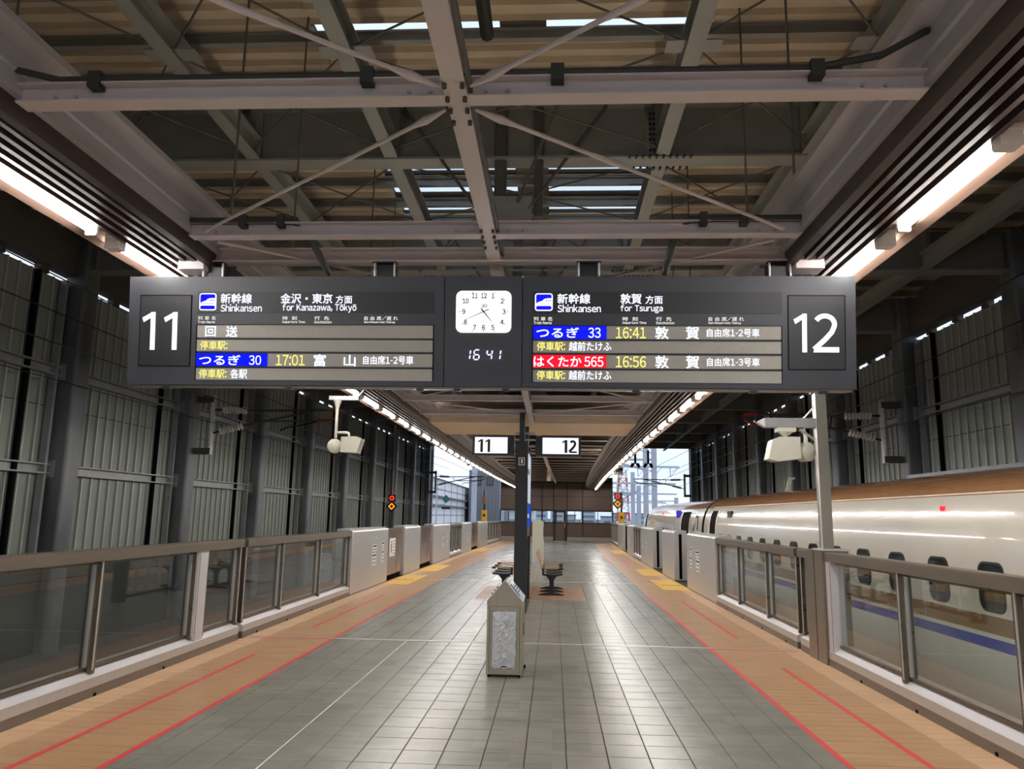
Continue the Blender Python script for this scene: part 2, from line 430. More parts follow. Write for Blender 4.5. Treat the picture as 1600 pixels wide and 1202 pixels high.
# ---- side walls: corrugated sheets between box columns, girts, clerestory slit
def side_wall(name, s):
    w = struct(name)
    W = 10.6
    def X(h): return C0+s*h
    def sheet(y0, y1, z0, z1, m, nm):
        n = max(1, round((y1-y0)/.36)); p = (y1-y0)/n; prof = []
        for k in range(n):
            a = y0+k*p; prof += [(X(W), a), (X(W), a+p-.07), (X(W-.045), a+p-.055), (X(W-.045), a+p-.02)]
        prof.append((X(W), y1))
        mb = MB(); mb.sheet(prof, z0, z1, 'z'); mb.build(nm, m, w, warp=True)
        mb2 = MB(); mb2.box(min(X(W+.05), X(W+.12)), max(X(W+.05), X(W+.12)), y0, y1, z0, z1, 2); mb2.build('backing_sheet', M_DARKSTEEL, w, warp=True)
    ys = COLS+[YEND]
    for a, b in zip(ys[:-1], ys[1:]):
        sheet(a, b, -1.3, 3.88, M_WALL, 'wall_sheet'); sheet(a, b, 3.9, 6.72, M_WALL, 'upper_wall_sheet')
        n = max(1, round((b-a)/.36)); p = (b-a)/n; mb = MB()
        for k in range(n): mb.box(*sorted((X(W-.045), X(W-.055))), a+k*p+p-.048, a+k*p+p-.026, -1.3, 6.72)
        mb.build('sheet_rib_caps', M_RIB, w, warp=True, kind='stuff')
        B(*sorted((X(W-.06), X(W-.30))), a, b, -1.3, .70, 2).build('parapet', M_PARAPET, w, warp=True)
        for z in (2.42, 4.55):
            mb = MB(); q = [(X(W-.05), z), (X(W-.22), z), (X(W-.22), z+.03), (X(W-.07), z+.03), (X(W-.07), z+.19), (X(W-.22), z+.19), (X(W-.22), z+.22), (X(W-.05), z+.22)]
            mb.prism(q, a+.5, b-.02, 'y', 2); mb.build('girt', M_GIRT, w, warp=True)
        B(*sorted((X(W-.05), X(W-.14))), b-1.02, b-.92, -1.3, 6.7).build('drain_channel', M_SLOT, w, warp=True)
        B(*sorted((X(W-.05), X(W-.20))), b-.18, b-.10, -1.3, 6.7).build('drain_pipe', M_GIRT, w, warp=True)
        # eave beam above the slit, with brackets that break the slit of daylight
        B(*sorted((X(W+.05), X(W-.25))), a, b, 6.84, 7.95, 2).build('eave_panel', M_DARKSTEEL, w, warp=True)
        n = 4
        for k in range(n):
            yy = a+(b-a)*(k+.3)/n; B(*sorted((X(W+.05), X(W-.1))), yy, yy+.28, 6.70, 6.9).build('eave_bracket', M_DARKSTEEL, w, warp=True)
    for y in COLS:
        prof = rrect(min(X(W-.02), X(W-.54)), max(X(W-.02), X(W-.54)), y, y+.52, .09, 5)
        MB().prism(prof, -1.3, 7.9, 'z').build('column', M_COLUMN, w, warp=True, smooth=True)
        for z in (2.35, 4.48):
            B(*sorted((X(W-.12), X(W-.3))), y-.02, y-.001, z, z+.36).build('girt_bracket', M_GIRT, w, warp=True)
    B(*sorted((X(W-.3), X(W+.1))), YEND, YEND+.25, -1.3, 8.3).build('end_post', M_GIRT, w, warp=True)
    return w
wall_left = side_wall('wall_left', -1)
wall_right = side_wall('wall_right', 1)

# ---- shed roof: ribbed deck, cross girders, long beams, tie rods, skylight strips
ceiling = struct('ceiling')
ZR = 7.95
SKY = {4: [8.35], 5: [12.85, 13.75, 14.65, 15.5]}
def deck(x0, x1, y0, y1):
    n = max(1, round((y1-y0)/.30)); p = (y1-y0)/n; prof = []
    for k in range(n):
        a = y0+k*p; prof += [(a, ZR), (a+p*.42, ZR), (a+p*.5, ZR+.075), (a+p*.92, ZR+.075)]
    prof.append((y1, ZR))
    MB().sheet(prof, x0, x1, 'x', 2).build('roof_deck', M_ROOF, ceiling, warp=True)
    B(x0, x1, y0, y1, ZR+.1, ZR+.12).build('roof_sheet', M_DARKSTEEL, ceiling, warp=True)
bays = list(zip(COLS[:-1], COLS[1:]))+[(COLS[-1], YEND)]
for k, (a, b) in enumerate(bays):
    deck(C0-10.7, C0-2.75, a, b); deck(C0+2.45, C0+10.7, a, b)
    gaps = [y for y in (8.72, 12.7, 13.65, 14.55, 15.2, 18.2, 19.2, 23.6, 24.6, 29, 34.4, 39.8) if a < y < b]
    cur = a
    for y in gaps+[None]:
        e = b if y is None else y
        if e-cur > .1: deck(C0-2.75, C0+2.45, cur, e)
        if y is not None:
            cur = y+(.34 if y < 10 else .48)
            B(C0-.28, C0+.32, y, cur, ZR+.0, ZR+.12).build('skylight_divider', M_DARKSTEEL, ceiling, warp=True)
            for xa, xb in ((C0-2.75, C0-.28), (C0+.32, C0+2.45)):
                B(xa, xb, y, cur, ZR+.05, ZR+.06).build('skylight_pane', M_PANE, ceiling, warp=True)
    # purlins under the deck
    for f in (.10, .35, .52, .70, .87):
        y = a+(b-a)*f
        MB().prism([(p+y, q) for p, q in ibeam(.10, .16, .02, .02, 0, ZR-.17)], C0-10.6, C0+10.6, 'x').build('purlin', M_GREYSTEEL, ceiling, loc=(shift(y), 0, 0))
for y in COLS:
    gz = 7.0
    MB().prism([(p+y+.26, q) for p, q in ibeam(.34, .90, .035, .03, 0, gz)], C0-10.6, C0+10.6, 'x').build('girder', M_GREYSTEEL, ceiling, loc=(shift(y), 0, 0))
    if 5 < y < 40:
        for h in (-8.4, -6.3, -4.2, -2.05, 2.05, 4.2, 6.3, 8.4):
            B(C0+h-.11, C0+h+.11, y+.10, y+.125, gz+.035, gz+.87).build('stiffener', M_GREYSTEEL, ceiling, loc=(shift(y), 0, 0))
            B(C0+h-.02, C0+h+.02, y+.09, y+.245, gz+.035, gz+.87).build('stiffener', M_GREYSTEEL, ceiling, loc=(shift(y), 0, 0))
# splice plates with bolt heads on two girders
for y, cx in ((10.5, C0+2.0), (15.8, C0+2.15)):
    pl = B(cx-.17, cx+.17, y+.235, y+.247, 7.05, 7.86).build('splice_plate', M_GIRT, ceiling)
    mb = MB()
    for i in range(9):
        for dx in (-.12, -.06, .06, .12):
            mb.tube([(cx+dx, y+.236, 7.09+i*.085), (cx+dx, y+.21, 7.09+i*.085)], .02, 6)
    mb.build('bolt_heads', M_BLACK, ceiling, kind='stuff')
    mb = MB()
    for i in range(10):
        for dy in (.03, .08, .42, .47):
            mb.tube([(cx-.45+i*.1, y+dy, 7.0), (cx-.45+i*.1, y+dy, 6.97)], .02, 6)
    mb.build('flange_bolts', M_BLACK, ceiling, kind='stuff')
for a, b in bays:
    for h in (-8.3, -6.2, -4.17, -2.04, 2.04, 4.17, 6.2, 8.3):
        MB().prism(ibeam(.2, .34, .022, .02, C0+h, 7.02), a+.45, b+.08, 'y', 2).build('long_beam', M_GREYSTEEL, ceiling, warp=True)
    if b < 3 or a > 45: continue
    def rod(p, q, r=.014, nm='tie_rod', m=M_DARKSTEEL):
        mb = MB(); mb.tube([p, ((p[0]+q[0])/2, (p[1]+q[1])/2, (p[2]+q[2])/2), q], r, 6); mb.build(nm, m, ceiling, warp=True)
    mid = (a+b)/2+.26
    for h0, h1 in ((-4.17, -2.04), (-2.04, 2.04), (2.04, 4.17), (-6.2, -4.17), (4.17, 6.2)):
        for (ya, yb) in ((a+.5, mid), (mid, b+.05)):
            rod((C0+h0, ya, 7.12), (C0+h1, yb, 7.12)); rod((C0+h0, yb, 7.15), (C0+h1, ya, 7.15))
    for h in (-4.17, -2.04, 2.04, 4.17):          # gusset plates where the rods meet
        B(C0+h-.32, C0+h+.32, mid-.12, mid+.12, 7.10, 7.115).build('gusset_plate', M_GREYSTEEL, ceiling, warp=True)
    for h in (-2.9, -1.15, 1.15, 2.9):            # hangers down to the platform sub-frame
        for y in (a+1.7, a+3.4):
            if abs(h) > 2 and y < 18 and y > 2: rod((C0+h*.93, y, 7.9), (C0+h*.93, y, 3.9), .012, 'hanger_rod')
    # central V-brace under each girder: posts, gusset and diagonals
    if a > 8:
        for dx, w_ in ((-.38, .09), (.20, .07)):
            MB().prism(rrect(C0+dx-w_, C0+dx+w_, a+.14, a+.32, .03, 2), 6.1, 7.9, 'z').build('centre_post', M_DARKSTEEL, ceiling, warp=True)
        B(C0-.75, C0+.10, a+.1, a+.13, 5.95, 6.40).build('post_gusset', M_GREYSTEEL, ceiling, warp=True)
        for sx in (-1, 1):
            rod((C0-.33+sx*.38, a+.12, 6.2), (C0-.33+sx*1.55, a+.12, 7.85), .026, 'diagonal_brace')
            rod((C0-.33+sx*.22, a+.1, 6.3), (C0-.33+sx*.95, a-.6, 7.85), .024, 'diagonal_brace')
            rod((C0-.33+sx*.4, a+.2, 6.1), (C0-.33+sx*2.2, b, 6.95), .022, 'diagonal_brace')

# ---- platform sub-frame under the shed roof: ridge beam, cross beams, thin diagonal rods
MB().prism(ibeam(.10, .13, .012, .01, C0, 3.578), -6, 15.45, 'y').build('ridge_beam', M_CREAMSTEEL, ceiling)
B(C0+.052, C0+.07, -6, 15.4, 3.62, 3.66).build('ridge_duct', M_GREYSTEEL, ceiling)
MB().tube([(C0+.15, -6, 3.78), (C0+.15, 3.0, 3.78)], .03, 8).build('ridge_conduit', M_CONDUIT, ceiling)
CROSS = [-1.9, -.2, 1.5, 3.2, 4.93, 6.6, 8.4, 10.1, 12.5, 14.2]
for y in CROSS:
    b = MB()
    pr = [(p+y, q) for p, q in ibeam(.092, .10, .009, .008, 0, 3.588)]
    b.prism(pr, C0-2.10, C0+2.10, 'x'); b.build('cross_beam', M_CREAMSTEEL, ceiling)
    for sx in (-1, 1):
        for dx in (.13, .23):
            MB().tube([(C0+sx*dx, y+.0, 3.63), (C0+sx*dx, y-.016, 3.63)], .011, 6).build('bolt', M_CHANNEL, ceiling)
            MB().tube([(C0+sx*(2.06-dx), y+.0, 3.63), (C0+sx*(2.06-dx), y-.016, 3.63)], .011, 6).build('bolt', M_CHANNEL, ceiling)
for y0, y1 in zip(CROSS[:-1], CROSS[1:]):
    if (round(y0, 2), round(y1, 2)) == (4.93, 6.6): pass
    k = CROSS.index(y0)
    for sx in (-1, 1):
        pa, pb = (C0+sx*.07, y0+.10, 3.60), (C0+sx*1.96, y1-.1, 3.60)
        if k % 2 == 0: pa, pb = (C0+sx*.07, y1-.10, 3.60), (C0+sx*1.96, y0+.1, 3.60)
        d = Vector(pb)-Vector(pa)
        def at(t): return tuple(Vector(pa)+d*t)
        mb = MB(); mb.tube([pa, at(.06), at(.10), at(.30), at(.31), at(.40), at(.41), at(.94), at(1)], [.006, .022, .011, .011, .0145, .0145, .011, .011, .016], 8)
        mb.build('brace_rod', M_CREAMSTEEL, ceiling, smooth=True)
for y in CROSS[2:5]:                               # bolts of the ridge joints
    for dx in (-.04, .04):
        for dy in (-.16, -.05, .05, .16):
            MB().tube([(C0+dx, y+dy, 3.576), (C0+dx, y+dy, 3.555)], .012, 6).build('joint_bolt', M_DARKSTEEL, ceiling)
# conduit along the first cross beams, with clamps
MB().tube([(C0-2.6, 3.02, 3.86), (C0-2.2, 3.12, 3.76), (C0-1.9, 3.17, 3.705), (C0, 3.17, 3.705), (C0+1.6, 3.17, 3.705), (C0+1.9, 3.15, 3.75), (C0+2.2, 3.1, 3.90), (C0+2.5, 3.05, 3.92)], .017, 8).build('conduit', M_CONDUIT, ceiling, smooth=True)
for h in (-1.72, -.42, .46, 1.62):
    B(C0+h-.03, C0+h+.03, 3.14, 3.20, 3.655, 3.735).build('conduit_clamp', M_CONDUIT, ceiling)
for sx in (-1, 1):
    xa = C0+sx*1.27
    MB().tube([(C0+sx*2.1, 4.9, 3.70), (xa+sx*.25, 4.9, 3.70), (xa+sx*.1, 4.92, 3.70), (xa+sx*.02, 4.97, 3.67), (xa, 5.1, 3.58), (xa, 5.45, 3.5)], .026, 8).build('conduit', M_CONDUIT, ceiling, smooth=True)
    for h in (1.72, 1.45):
        B(C0+sx*h-.025, C0+sx*h+.025, 4.86, 4.94, 3.65, 3.735).build('conduit_clamp', M_CONDUIT, ceiling)
# beam that carries the departure board
MB().prism([(p+5.42, q) for p, q in ibeam(.11, .11, .012, .012, 0, 3.565)], C0-2.36, C0+2.36, 'x').build('board_beam', M_CREAMSTEEL, ceiling)
for sx in (-1, 1):
    B(*sorted((C0+sx*2.20, C0+sx*2.40)), 5.34, 5.50, 3.50, 3.62).build('beam_end_box', M_CREAMSTEEL, ceiling)
# timber-clad box across the platform and the lower ribbed ceiling behind it
MB().prism([(15.5, 3.60), (17.9, 3.60), (17.9, 3.80), (15.5, 3.80)], C0-2.2, C0+2.2, 'x').build('timber_box', M_WOOD, ceiling)
for k in range(8):
    y = 15.5+.3*k; B(C0-2.2, C0+2.2, y+.004, y+.296, 3.592, 3.6).build('timber_board', M_WOOD, ceiling)
ZC = 4.15
B(C0-2.6, C0+2.6, 17.9, Y1+.3, ZC+.22, ZC+.3, 12).build('lower_ceiling_sheet', M_SLAT, ceiling, warp=True)  # dark colour holds the shade between the joists
y = 18.6
while y < Y1:
    MB().prism([(p+y, q) for p, q in ibeam(.10, .30, .012, .012, 0, ZC-.08)], C0-2.4, C0+2.4, 'x').build('ceiling_joist', M_DARKSTEEL, ceiling, loc=(shift(y), 0, 0))  # shade of the recessed web painted in as a darker steel
    B(C0-2.4, C0+2.4, y-.09, y+.09, ZC-.10, ZC-.082).build('joist_flange', M_CREAMSTEEL, ceiling, loc=(shift(y), 0, 0))  # paler plate: the joist's lit lower edge put into the colour
    B(C0-2.4, C0+2.4, y+.8, y+.95, ZC+.10, ZC+.16).build('deck_rib', M_CREAMSTEEL, ceiling, loc=(shift(y), 0, 0))
    y += 1.75
MB().prism(ibeam(.11, .14, .012, .01, C0, 3.88), 17.95, Y1-2, 'y', 10).build('ridge_beam', M_CREAMSTEEL, ceiling, warp=True)
for y0 in (27.0, 28.3):
    for xa in (C0-1.9, C0+1.3): B(xa, xa+.75, y0, y0+.1, 4.05, 4.09).build('ceiling_reflector', M_LAMPBODY, ceiling, warp=True)
B(C0-.09, C0+.09, 36, 36.2, 3.35, 3.88).build('hanging_sensor_post', M_CREAMSTEEL, ceiling, warp=True)

# ---- louvres with lamp channel along both sides (trim)
def louvre(name, s):
    t = struct(name)
    def X(h): return C0+s*h
    def seg(h0, h1, z0, z1, m, nm, y0=-6.0, y1=Y1, step=5.4):
        y = y0
        while y < y1-.1:
            e = min(y1, y+step); B(*sorted((X(h0), X(h1))), y+.002, e-.002, z0, z1, 2).build(nm, m, t, warp=True); y = e
    # ribbed aluminium edge channel on the inner side
    y = -6.0
    while y < Y1-.1:
        e = min(Y1, y+5.4)
        pr = [(X(2.10), 3.64), (X(2.15), 3.64), (X(2.15), 3.90), (X(1.99), 3.90), (X(1.99), 3.86), (X(2.10), 3.85), (X(2.10), 3.80), (X(2.085), 3.79), (X(2.085), 3.74), (X(2.10), 3.73)]
        MB().prism(pr, y, e, 'y', 2).build('edge_channel', M_CHANNEL, t, warp=True); y = e
    seg(2.145, 2.205, 3.54, 3.72, M_SLAT, 'fascia_slat')
    for h in (2.275, 2.355, 2.435, 2.515, 2.595):
        seg(h-.016, h+.016, 3.56, 3.70, M_SLAT, 'slat')
    seg(2.16, 2.72, 3.80, 3.82, M_DARKSTEEL, 'louvre_backing')
    seg(2.615, 2.77, 3.615, 3.625, M_DARKSTEEL, 'lamp_tray')
    y = -6.0
    while y < Y1-.1:
        e = min(Y1, y+5.4)
        pr = [(X(2.76), 3.575), (X(2.84), 3.565), (X(2.86), 3.58), (X(2.86), 3.92), (X(2.83), 3.92), (X(2.83), 3.66), (X(2.76), 3.66)]
        MB().prism(pr, y+.003, e-.003, 'y', 2).build('outer_strip', M_OUTER, t, warp=True); y = e
    return t
louvre('trim_1', -1)
louvre('trim_2', 1)

# ---- end wall of the platform with window strip and door
wall_back = struct('wall_back')
YW = 53.0; SW = shift(YW)
def wb(x0, x1, z0, z1, y0, y1, m, nm, parent=wall_back):
    return B(x0+SW, x1+SW, YW+y0, YW+y1, z0, z1).build(nm, m, parent)
XE0, XE1 = -4.35, 3.42
pan = [XE0, -3.05, -1.95, -.95, .0, 1.12, 2.1, XE1]
DX0, DX1 = .02-SW+.12, 1.02-SW+.05
DX0, DX1 = -.62, .22
pan = [XE0, -3.2, -2.25, -1.45, -.66, .26, 1.35, XE1]
wb(XE0, XE1, 2.08, 4.4, .08, .2, M_ENDFRAME, 'wall_frame')
wb(XE0, DX0, 0, 1.28, .08, .2, M_ENDFRAME, 'wall_frame'); wb(DX1, XE1, 0, 1.28, .08, .2, M_ENDFRAME, 'wall_frame')
for a, b in zip(pan[:-1], pan[1:]):
    for z0, z1 in ((2.16, 3.05), (3.09, 4.0)):
        wb(a+.04, b-.04, z0, z1, 0, .08, M_ENDWALL, 'wall_panel')
    if abs(a+.66) > .05: wb(a+.04, b-.04, .36, 1.22, 0, .08, M_ENDWALL, 'wall_panel')
wb(XE0, DX0-.06, 0, .32, -.06, .08, M_CONC, 'plinth'); wb(DX1+.06, XE1, 0, .32, -.06, .08, M_CONC, 'plinth')
nwin = 0
for a, b in zip(pan[:-1], pan[1:]):
    if abs(a+.66) < .05: continue
    nwin += 1
    wn_ = struct('window_%d' % nwin)
    wb(a+.05, b-.05, 1.30, 2.06, .10, .115, M_PANE, 'pane', wn_)
    for z in (1.24, 2.05): wb(a, b, z, z+.06, 0, .14, M_ENDFRAME, 'window_frame', wn_)
    wb(a-.03, a+.05, 1.24, 2.11, 0, .14, M_ENDFRAME, 'window_frame', wn_); wb(b-.05, b+.03, 1.24, 2.11, 0, .14, M_ENDFRAME, 'window_frame', wn_)
    if b-a > .9: wb((a+b)/2-.02, (a+b)/2+.02, 1.3, 2.06, .02, .12, M_ENDFRAME, 'mullion', wn_)
door = struct('door_1')
wb(DX0+.12, DX1-.12, .04, 1.26, .02, .06, M_ENDWALL, 'door_panel', door); wb(DX0+.18, DX1-.18, 1.32, 1.93, .03, .045, M_PANE, 'pane', door)
for x0, x1, z0, z1 in ((DX0, DX0+.12, 0, 2.08), (DX1-.12, DX1, 0, 2.08), (DX0, DX1, 1.96, 2.14), (DX0, DX1, 1.24, 1.32), (DX0+.1, DX0+.18, 1.3, 1.96), (DX1-.18, DX1-.1, 1.3, 1.96)):
    wb(x0, x1, z0, z1, -.03, .08, M_ENDFRAME, 'door_frame', door)
wb(DX1-.13, DX1-.08, .95, 1.3, -.09, -.03, M_BIN, 'door_handle', door); wb(DX0, DX1, 0, .03, -.12, 0, M_SILL, 'threshold', door)
B(C0+2.0+SW, C0+2.2+SW, YW-.5, YW-.3, 3.75, 3.92).build('wall_camera', M_DEVICE, wall_back)

# ================================================================ THINGS
SIDE = {-1: 'the empty track', 1: 'the train side'}

# ---- lamps
def make_lamp():
    r = thing('linear_lamp', '', 'lamp')
    MB().prism(rrect(-.045, .045, .075, .10, .006, 2), -.02, 1.20, 'y').build('lamp_body', M_LAMPBODY, r)
    pr = [(.029*math.cos(math.radians(a)), .062+.05*math.sin(math.radians(a))) for a in range(180, 361, 20)]
    MB().prism(pr+[(.029, .078), (-.029, .078)], .08, 1.14, 'y').build('diffuser', M_LAMP, r, smooth=True)
    MB().prism(rrect(-.055, .055, -.005, .10, .012, 3), 0, .08, 'y').build('end_cap', M_LAMPBODY, r)
    MB().prism(rrect(-.04, .04, .0, .09, .012, 3), 1.14, 1.165, 'y').build('end_plate', M_LAMPBODY, r)
    return r
def copy_tree(o, parent=None):
    c = o.copy(); COL.objects.link(c); c.parent = parent
    for ch in o.children: copy_tree(ch, c)
    return c
lamp0 = make_lamp(); used = False
for s in (-1, 1):
    for k in range(-5, 35):
        y = 3.52+1.385*k
        if y > Y1-1.3: break
        o = lamp0 if not used else copy_tree(lamp0); used = True
        o.location = (C0+s*2.66+shift(y+.5), y, 3.51); o.rotation_euler = (0, 0, -math.atan(slope(y)))
        if k < 0:
            o['label'] = 'linear ceiling lamp over the viewpoint, out of the picture, above %s' % SIDE[s]; o['group'] = 'lamps over the viewpoint above %s' % SIDE[s]
        else:
            o['label'] = 'linear ceiling lamp, %s from the camera in the row above %s fence' % (ordinal(k+1), SIDE[s]); o['group'] = 'lamps in the row above the %s fence' % SIDE[s]

# ---- warm uplights lying on top of the louvres, washing the shed roof
M_UP = emit('warm_uplight', (255, 238, 216), UPLIGHT_POWER)
for s in (-1, 1):
    for k in range(-2, 15):
        y = 1.0+2.77*k
        if y > 38: break
        t = thing('uplight', 'warm uplight on top of the louvre, %s along %s' % (ordinal(k+3), SIDE[s]), 'lamp', (C0+s*2.45, y, 3.825), 'uplights on top of the louvres')
        B(-.05, .05, 0, 1.3, 0, .03).build('trough', M_LAMPBODY, t); B(-.035, .035, .03, 1.27, .03, .034).build('light_strip', M_UP, t)

# ---- platform-edge fences
H_RAIL = 1.325
def fence(s, y0, y1, mullions, label, wide=(), group='glass platform fences'):
    t = thing('platform_fence', label, 'fence', (C0+s*3.75, y0, 0), group)
    L = y1-y0
    def Q(u0, u1, a, b, z0, z1, m, nm): return B(*sorted((s*u0, s*u1)), a, b, z0, z1, max(1, int((b-a)/2))).build(nm, m, t)
    Q(.0, .26, 0, L, 0, .085, M_KICK, 'kick_plate')
    MB().prism([(s*.004, .09), (s*.26, .09), (s*.26, .235), (s*.11, .235), (s*.004, .172)], 0, L, 'y').build('sill', M_SILL, t)
    MB().prism([(s*.0, .086), (s*.01, .086), (s*.01, .172), (s*.0, .172)], 0, L, 'y').build('base_panel', M_STEEL, t)
    pr = [(s*.0, 1.215), (s*.18, 1.215), (s*.18, H_RAIL-.02), (s*.16, H_RAIL), (s*.02, H_RAIL), (s*.0, H_RAIL-.012)]
    MB().prism(pr, 0, L, 'y').build('top_rail', M_STEELD, t)
    ms = [0.03]+[m-y0 for m in mullions]+[L-.03]
    for m in ms:
        Q(.03, .15, m-.03, m+.03, .2, 1.215, M_BRONZE, 'post')
        Q(.025, .03, m-.022, m+.0, .23, 1.21, M_STEEL, 'post_trim')
    for (a, b) in wide:
        Q(.01, .16, a-y0, b-y0, .09, 1.22, M_SILL, 'wide_post')
        Q(.006, .01, a-y0+.02, a-y0+.025, .12, 1.2, M_KICK, 'post_groove')
    for a, b in zip(ms[:-1], ms[1:]):
        if b-a < .1: continue
        Q(.088, .10, a+.03, b-.03, .235, 1.215, M_FENCE_GLASS, 'glass_pane')
        for z in (.235, 1.185): Q(.075, .112, a+.03, b-.03, z, z+.025, M_BRONZE, 'pane_frame')
        for yy in (a+.03, b-.05): Q(.075, .112, yy, yy+.02, .235, 1.21, M_STEEL, 'pane_bead')
    for k in range(int(L/1.25)):
        Q(-.004, .0, .5+k*1.25, .54+k*1.25, .0, .03, M_SLOT, 'drain_hole')
    return t
fence(-1, 1.6, 10.33, [3.3, 5.2, 7.1, 9.02, 9.3], 'long glass fence beside empty track 11, the stretch that leaves the picture at its edge', wide=[(9.03, 9.27)])
fence(-1, 10.46, 15.92, [11.97, 13.93], 'three-pane glass fence beside empty track 11, next to the steel door cabinet')
fence(1, 1.9, 9.62, [3.9, 5.83, 7.72], 'long glass fence in front of the train windows, the stretch that leaves the picture', wide=[(9.45, 9.62)])
fence(1, 10.30, 10.66, [], 'narrow single-pane fence piece beside the bronze camera post on the train side')
fence(1, 10.80, 15.94, [12.35, 14.2], 'three-pane glass fence beside the train, next to the steel door cabinet')
for s in (-1, 1):
    fence(s, 30.35, 33.8, [31.5, 32.65], 'short glass fence between two steel cabinets, far along %s' % SIDE[s])
    fence(s, 44.5, 52.9, [46.2, 47.9, 49.6, 51.3], 'farthest glass fence of %s, reaching the brown end wall' % SIDE[s])

# bronze camera post on the train side
t = thing('camera_post', 'tall square bronze post rising from the train-side fence, carrying loudspeakers', 'post', (C0+3.75, 9.63, 0))
B(-.02, .30, 0, .62, 0, 1.34).build('post_base', M_STEELD, t)
B(-.022, -.02, .3, .31, 0, 1.34).build('base_seam', M_SLOT, t)
B(-.03, .31, -.0, .3, 1.34, 1.36).build('base_cap', M_SILL, t)
B(.02, .15, .05, .18, 1.34, 3.30).build('shaft', M_POLE, t)
B(.015, .02, .05, .10, 1.34, 3.30).build('shaft_edge', M_SILL, t)
MB().tube([(.03, .10, 3.15), (-.16, .10, 2.94)], .012, 6).build('stay', M_LAMPBODY, t)
MB().tube([(.05, .10, 3.28), (.05, .10, 3.55)], .018, 6).build('stay', M_LAMPBODY, t)
B(-.62, .05, .06, .16, 2.86, 2.98).build('arm', M_GIRT, t)
MB().prism([(-.62, 2.86), (-.72, 2.93), (-.62, 2.98)], .06, .16, 'y').build('arm_tip', M_SILL, t)

# ---- steel door cabinets of the platform gates
def sticker(parent, x, y0, y1, z0, z1, s, lines=3):
    k = B(*sorted((x, x-s*.002)), y0, y1, z0, z1).build('sticker', M_WHITE, parent)
    for i in range(lines):
        zz = z1-(z1-z0)*(i+.6)/(lines+.3)
        B(*sorted((x-s*.002, x-s*.003)), y0+.02, y1-.02-(.05 if i % 2 else 0), zz-.008*(1+(i == 0)), zz+.008*(1+(i == 0))).build('sticker_print', M_INK, k)
def cabinet(s, y0, y1, label, stickers=True):
    t = thing('gate_cabinet', label, 'cabinet', (C0+s*3.75, y0, 0), 'steel gate cabinets of the platform edge')
    L = y1-y0; D = .34
    def Q(u0, u1, a, b, z0, z1, m, nm): return B(*sorted((s*u0, s*u1)), a, b, z0, z1).build(nm, m, t)
    pr = [(s*.0, .03), (s*.0, 1.30), (s*.02, 1.325), (s*.08, 1.36), (s*D, 1.36), (s*D, .03)]
    MB().prism(pr, 0, L, 'y').build('body', M_STEEL, t)
    Q(.012, D-.01, .01, L-.01, 0, .03, M_KICK, 'plinth')
    Q(-.003, .0, 0, .02, .03, 1.3, M_SEAL, 'edge_strip')
    Q(.06, D-.01, .004, L-.004, 1.36, 1.366, M_SILL, 'lid')
    Q(.13, .21, -.006, .0, .06, 1.27, M_SLOT, 'door_slot')
    n = max(2, int(L/.8))
    for k in range(n):
        for dy in (-.03, .03): Q(-.006, 0, L*(k+.5)/n+dy-.008, L*(k+.5)/n+dy+.008, 1.12, 1.136, M_CHANNEL, 'screw')
    if stickers and L > 3:
        x = 0
        sticker(t, x, L*.52, L*.52+.42, .82, .98, s, 2); sticker(t, x, L*.52, L*.52+.42, .50, .78, s, 3)
        sticker(t, x, L*.80, L*.80+.24, .85, 1.02, s, 2); sticker(t, x, L*.80, L*.80+.24, .52, .82, s, 3)
    return t
def gate_door(s, y0, y1, label, poster=False):
    t = thing('gate_door', label, 'gate', (C0+s*3.75, y0, 0), 'closed bronze gate doors of track 11')
    L = y1-y0
    def Q(u0, u1, a, b, z0, z1, m, nm, p=t): return B(*sorted((s*u0, s*u1)), a, b, z0, z1).build(nm, m, p)
    Q(.04, .08, .0, L*.62, .14, 1.30, M_DOORP, 'door_leaf'); Q(.045, .085, L*.63, L, .14, 1.30, M_DOORP, 'door_leaf')
    Q(.036, .04, L*.60, L*.63, .14, 1.30, M_STEELD, 'meeting_edge'); Q(.04, .08, 0, L, 1.30, 1.325, M_STEELD, 'door_top_rail')
    Q(.10, .14, 0, L, .0, .14, M_SLOT, 'dark_gap_strip')  # black strip painted in for the dark gap under the leaves
    if poster:
        a, b = L*.16, L*.50; w = b-a
        p = Q(.036, .04, a, b, .60, 1.06, M_WHITE, 'notice')
        Q(.033, .036, a+w*.22, a+w*.36, .70, .92, M_INK, 'figure_body', p); Q(.033, .036, a+w*.23, a+w*.35, .935, .99, M_INK, 'figure_head', p)
        for z in (.66, .74, .82, .90, .98): Q(.033, .036, a+w*.52, a+w*.92, z, z+.016, M_INK, 'notice_line', p)
for s in (-1, 1):
    cabinet(s, 15.95, 19.4, 'wide steel gate cabinet with notices, first beyond the glass fences of %s' % SIDE[s])
    cabinet(s, 21.5, 23.95, 'plain steel gate cabinet between the two gate openings of %s' % SIDE[s], False)
    cabinet(s, 26.4, 30.3, 'steel gate cabinet with notices beyond the second gate opening of %s' % SIDE[s])
    cabinet(s, 33.85, 37.2, 'steel gate cabinet beyond the short far fence of %s' % SIDE[s])
    cabinet(s, 40.2, 44.45, 'last steel gate cabinet of %s, in front of the farthest fence' % SIDE[s], False)
gate_door(-1, 19.42, 21.47, 'closed bronze gate door of track 11 with a white notice', True)
gate_door(-1, 23.98, 26.37, 'closed bronze gate door of track 11 behind the plain narrow cabinet')
gate_door(-1, 37.25, 40.15, 'farthest closed bronze gate door of track 11')

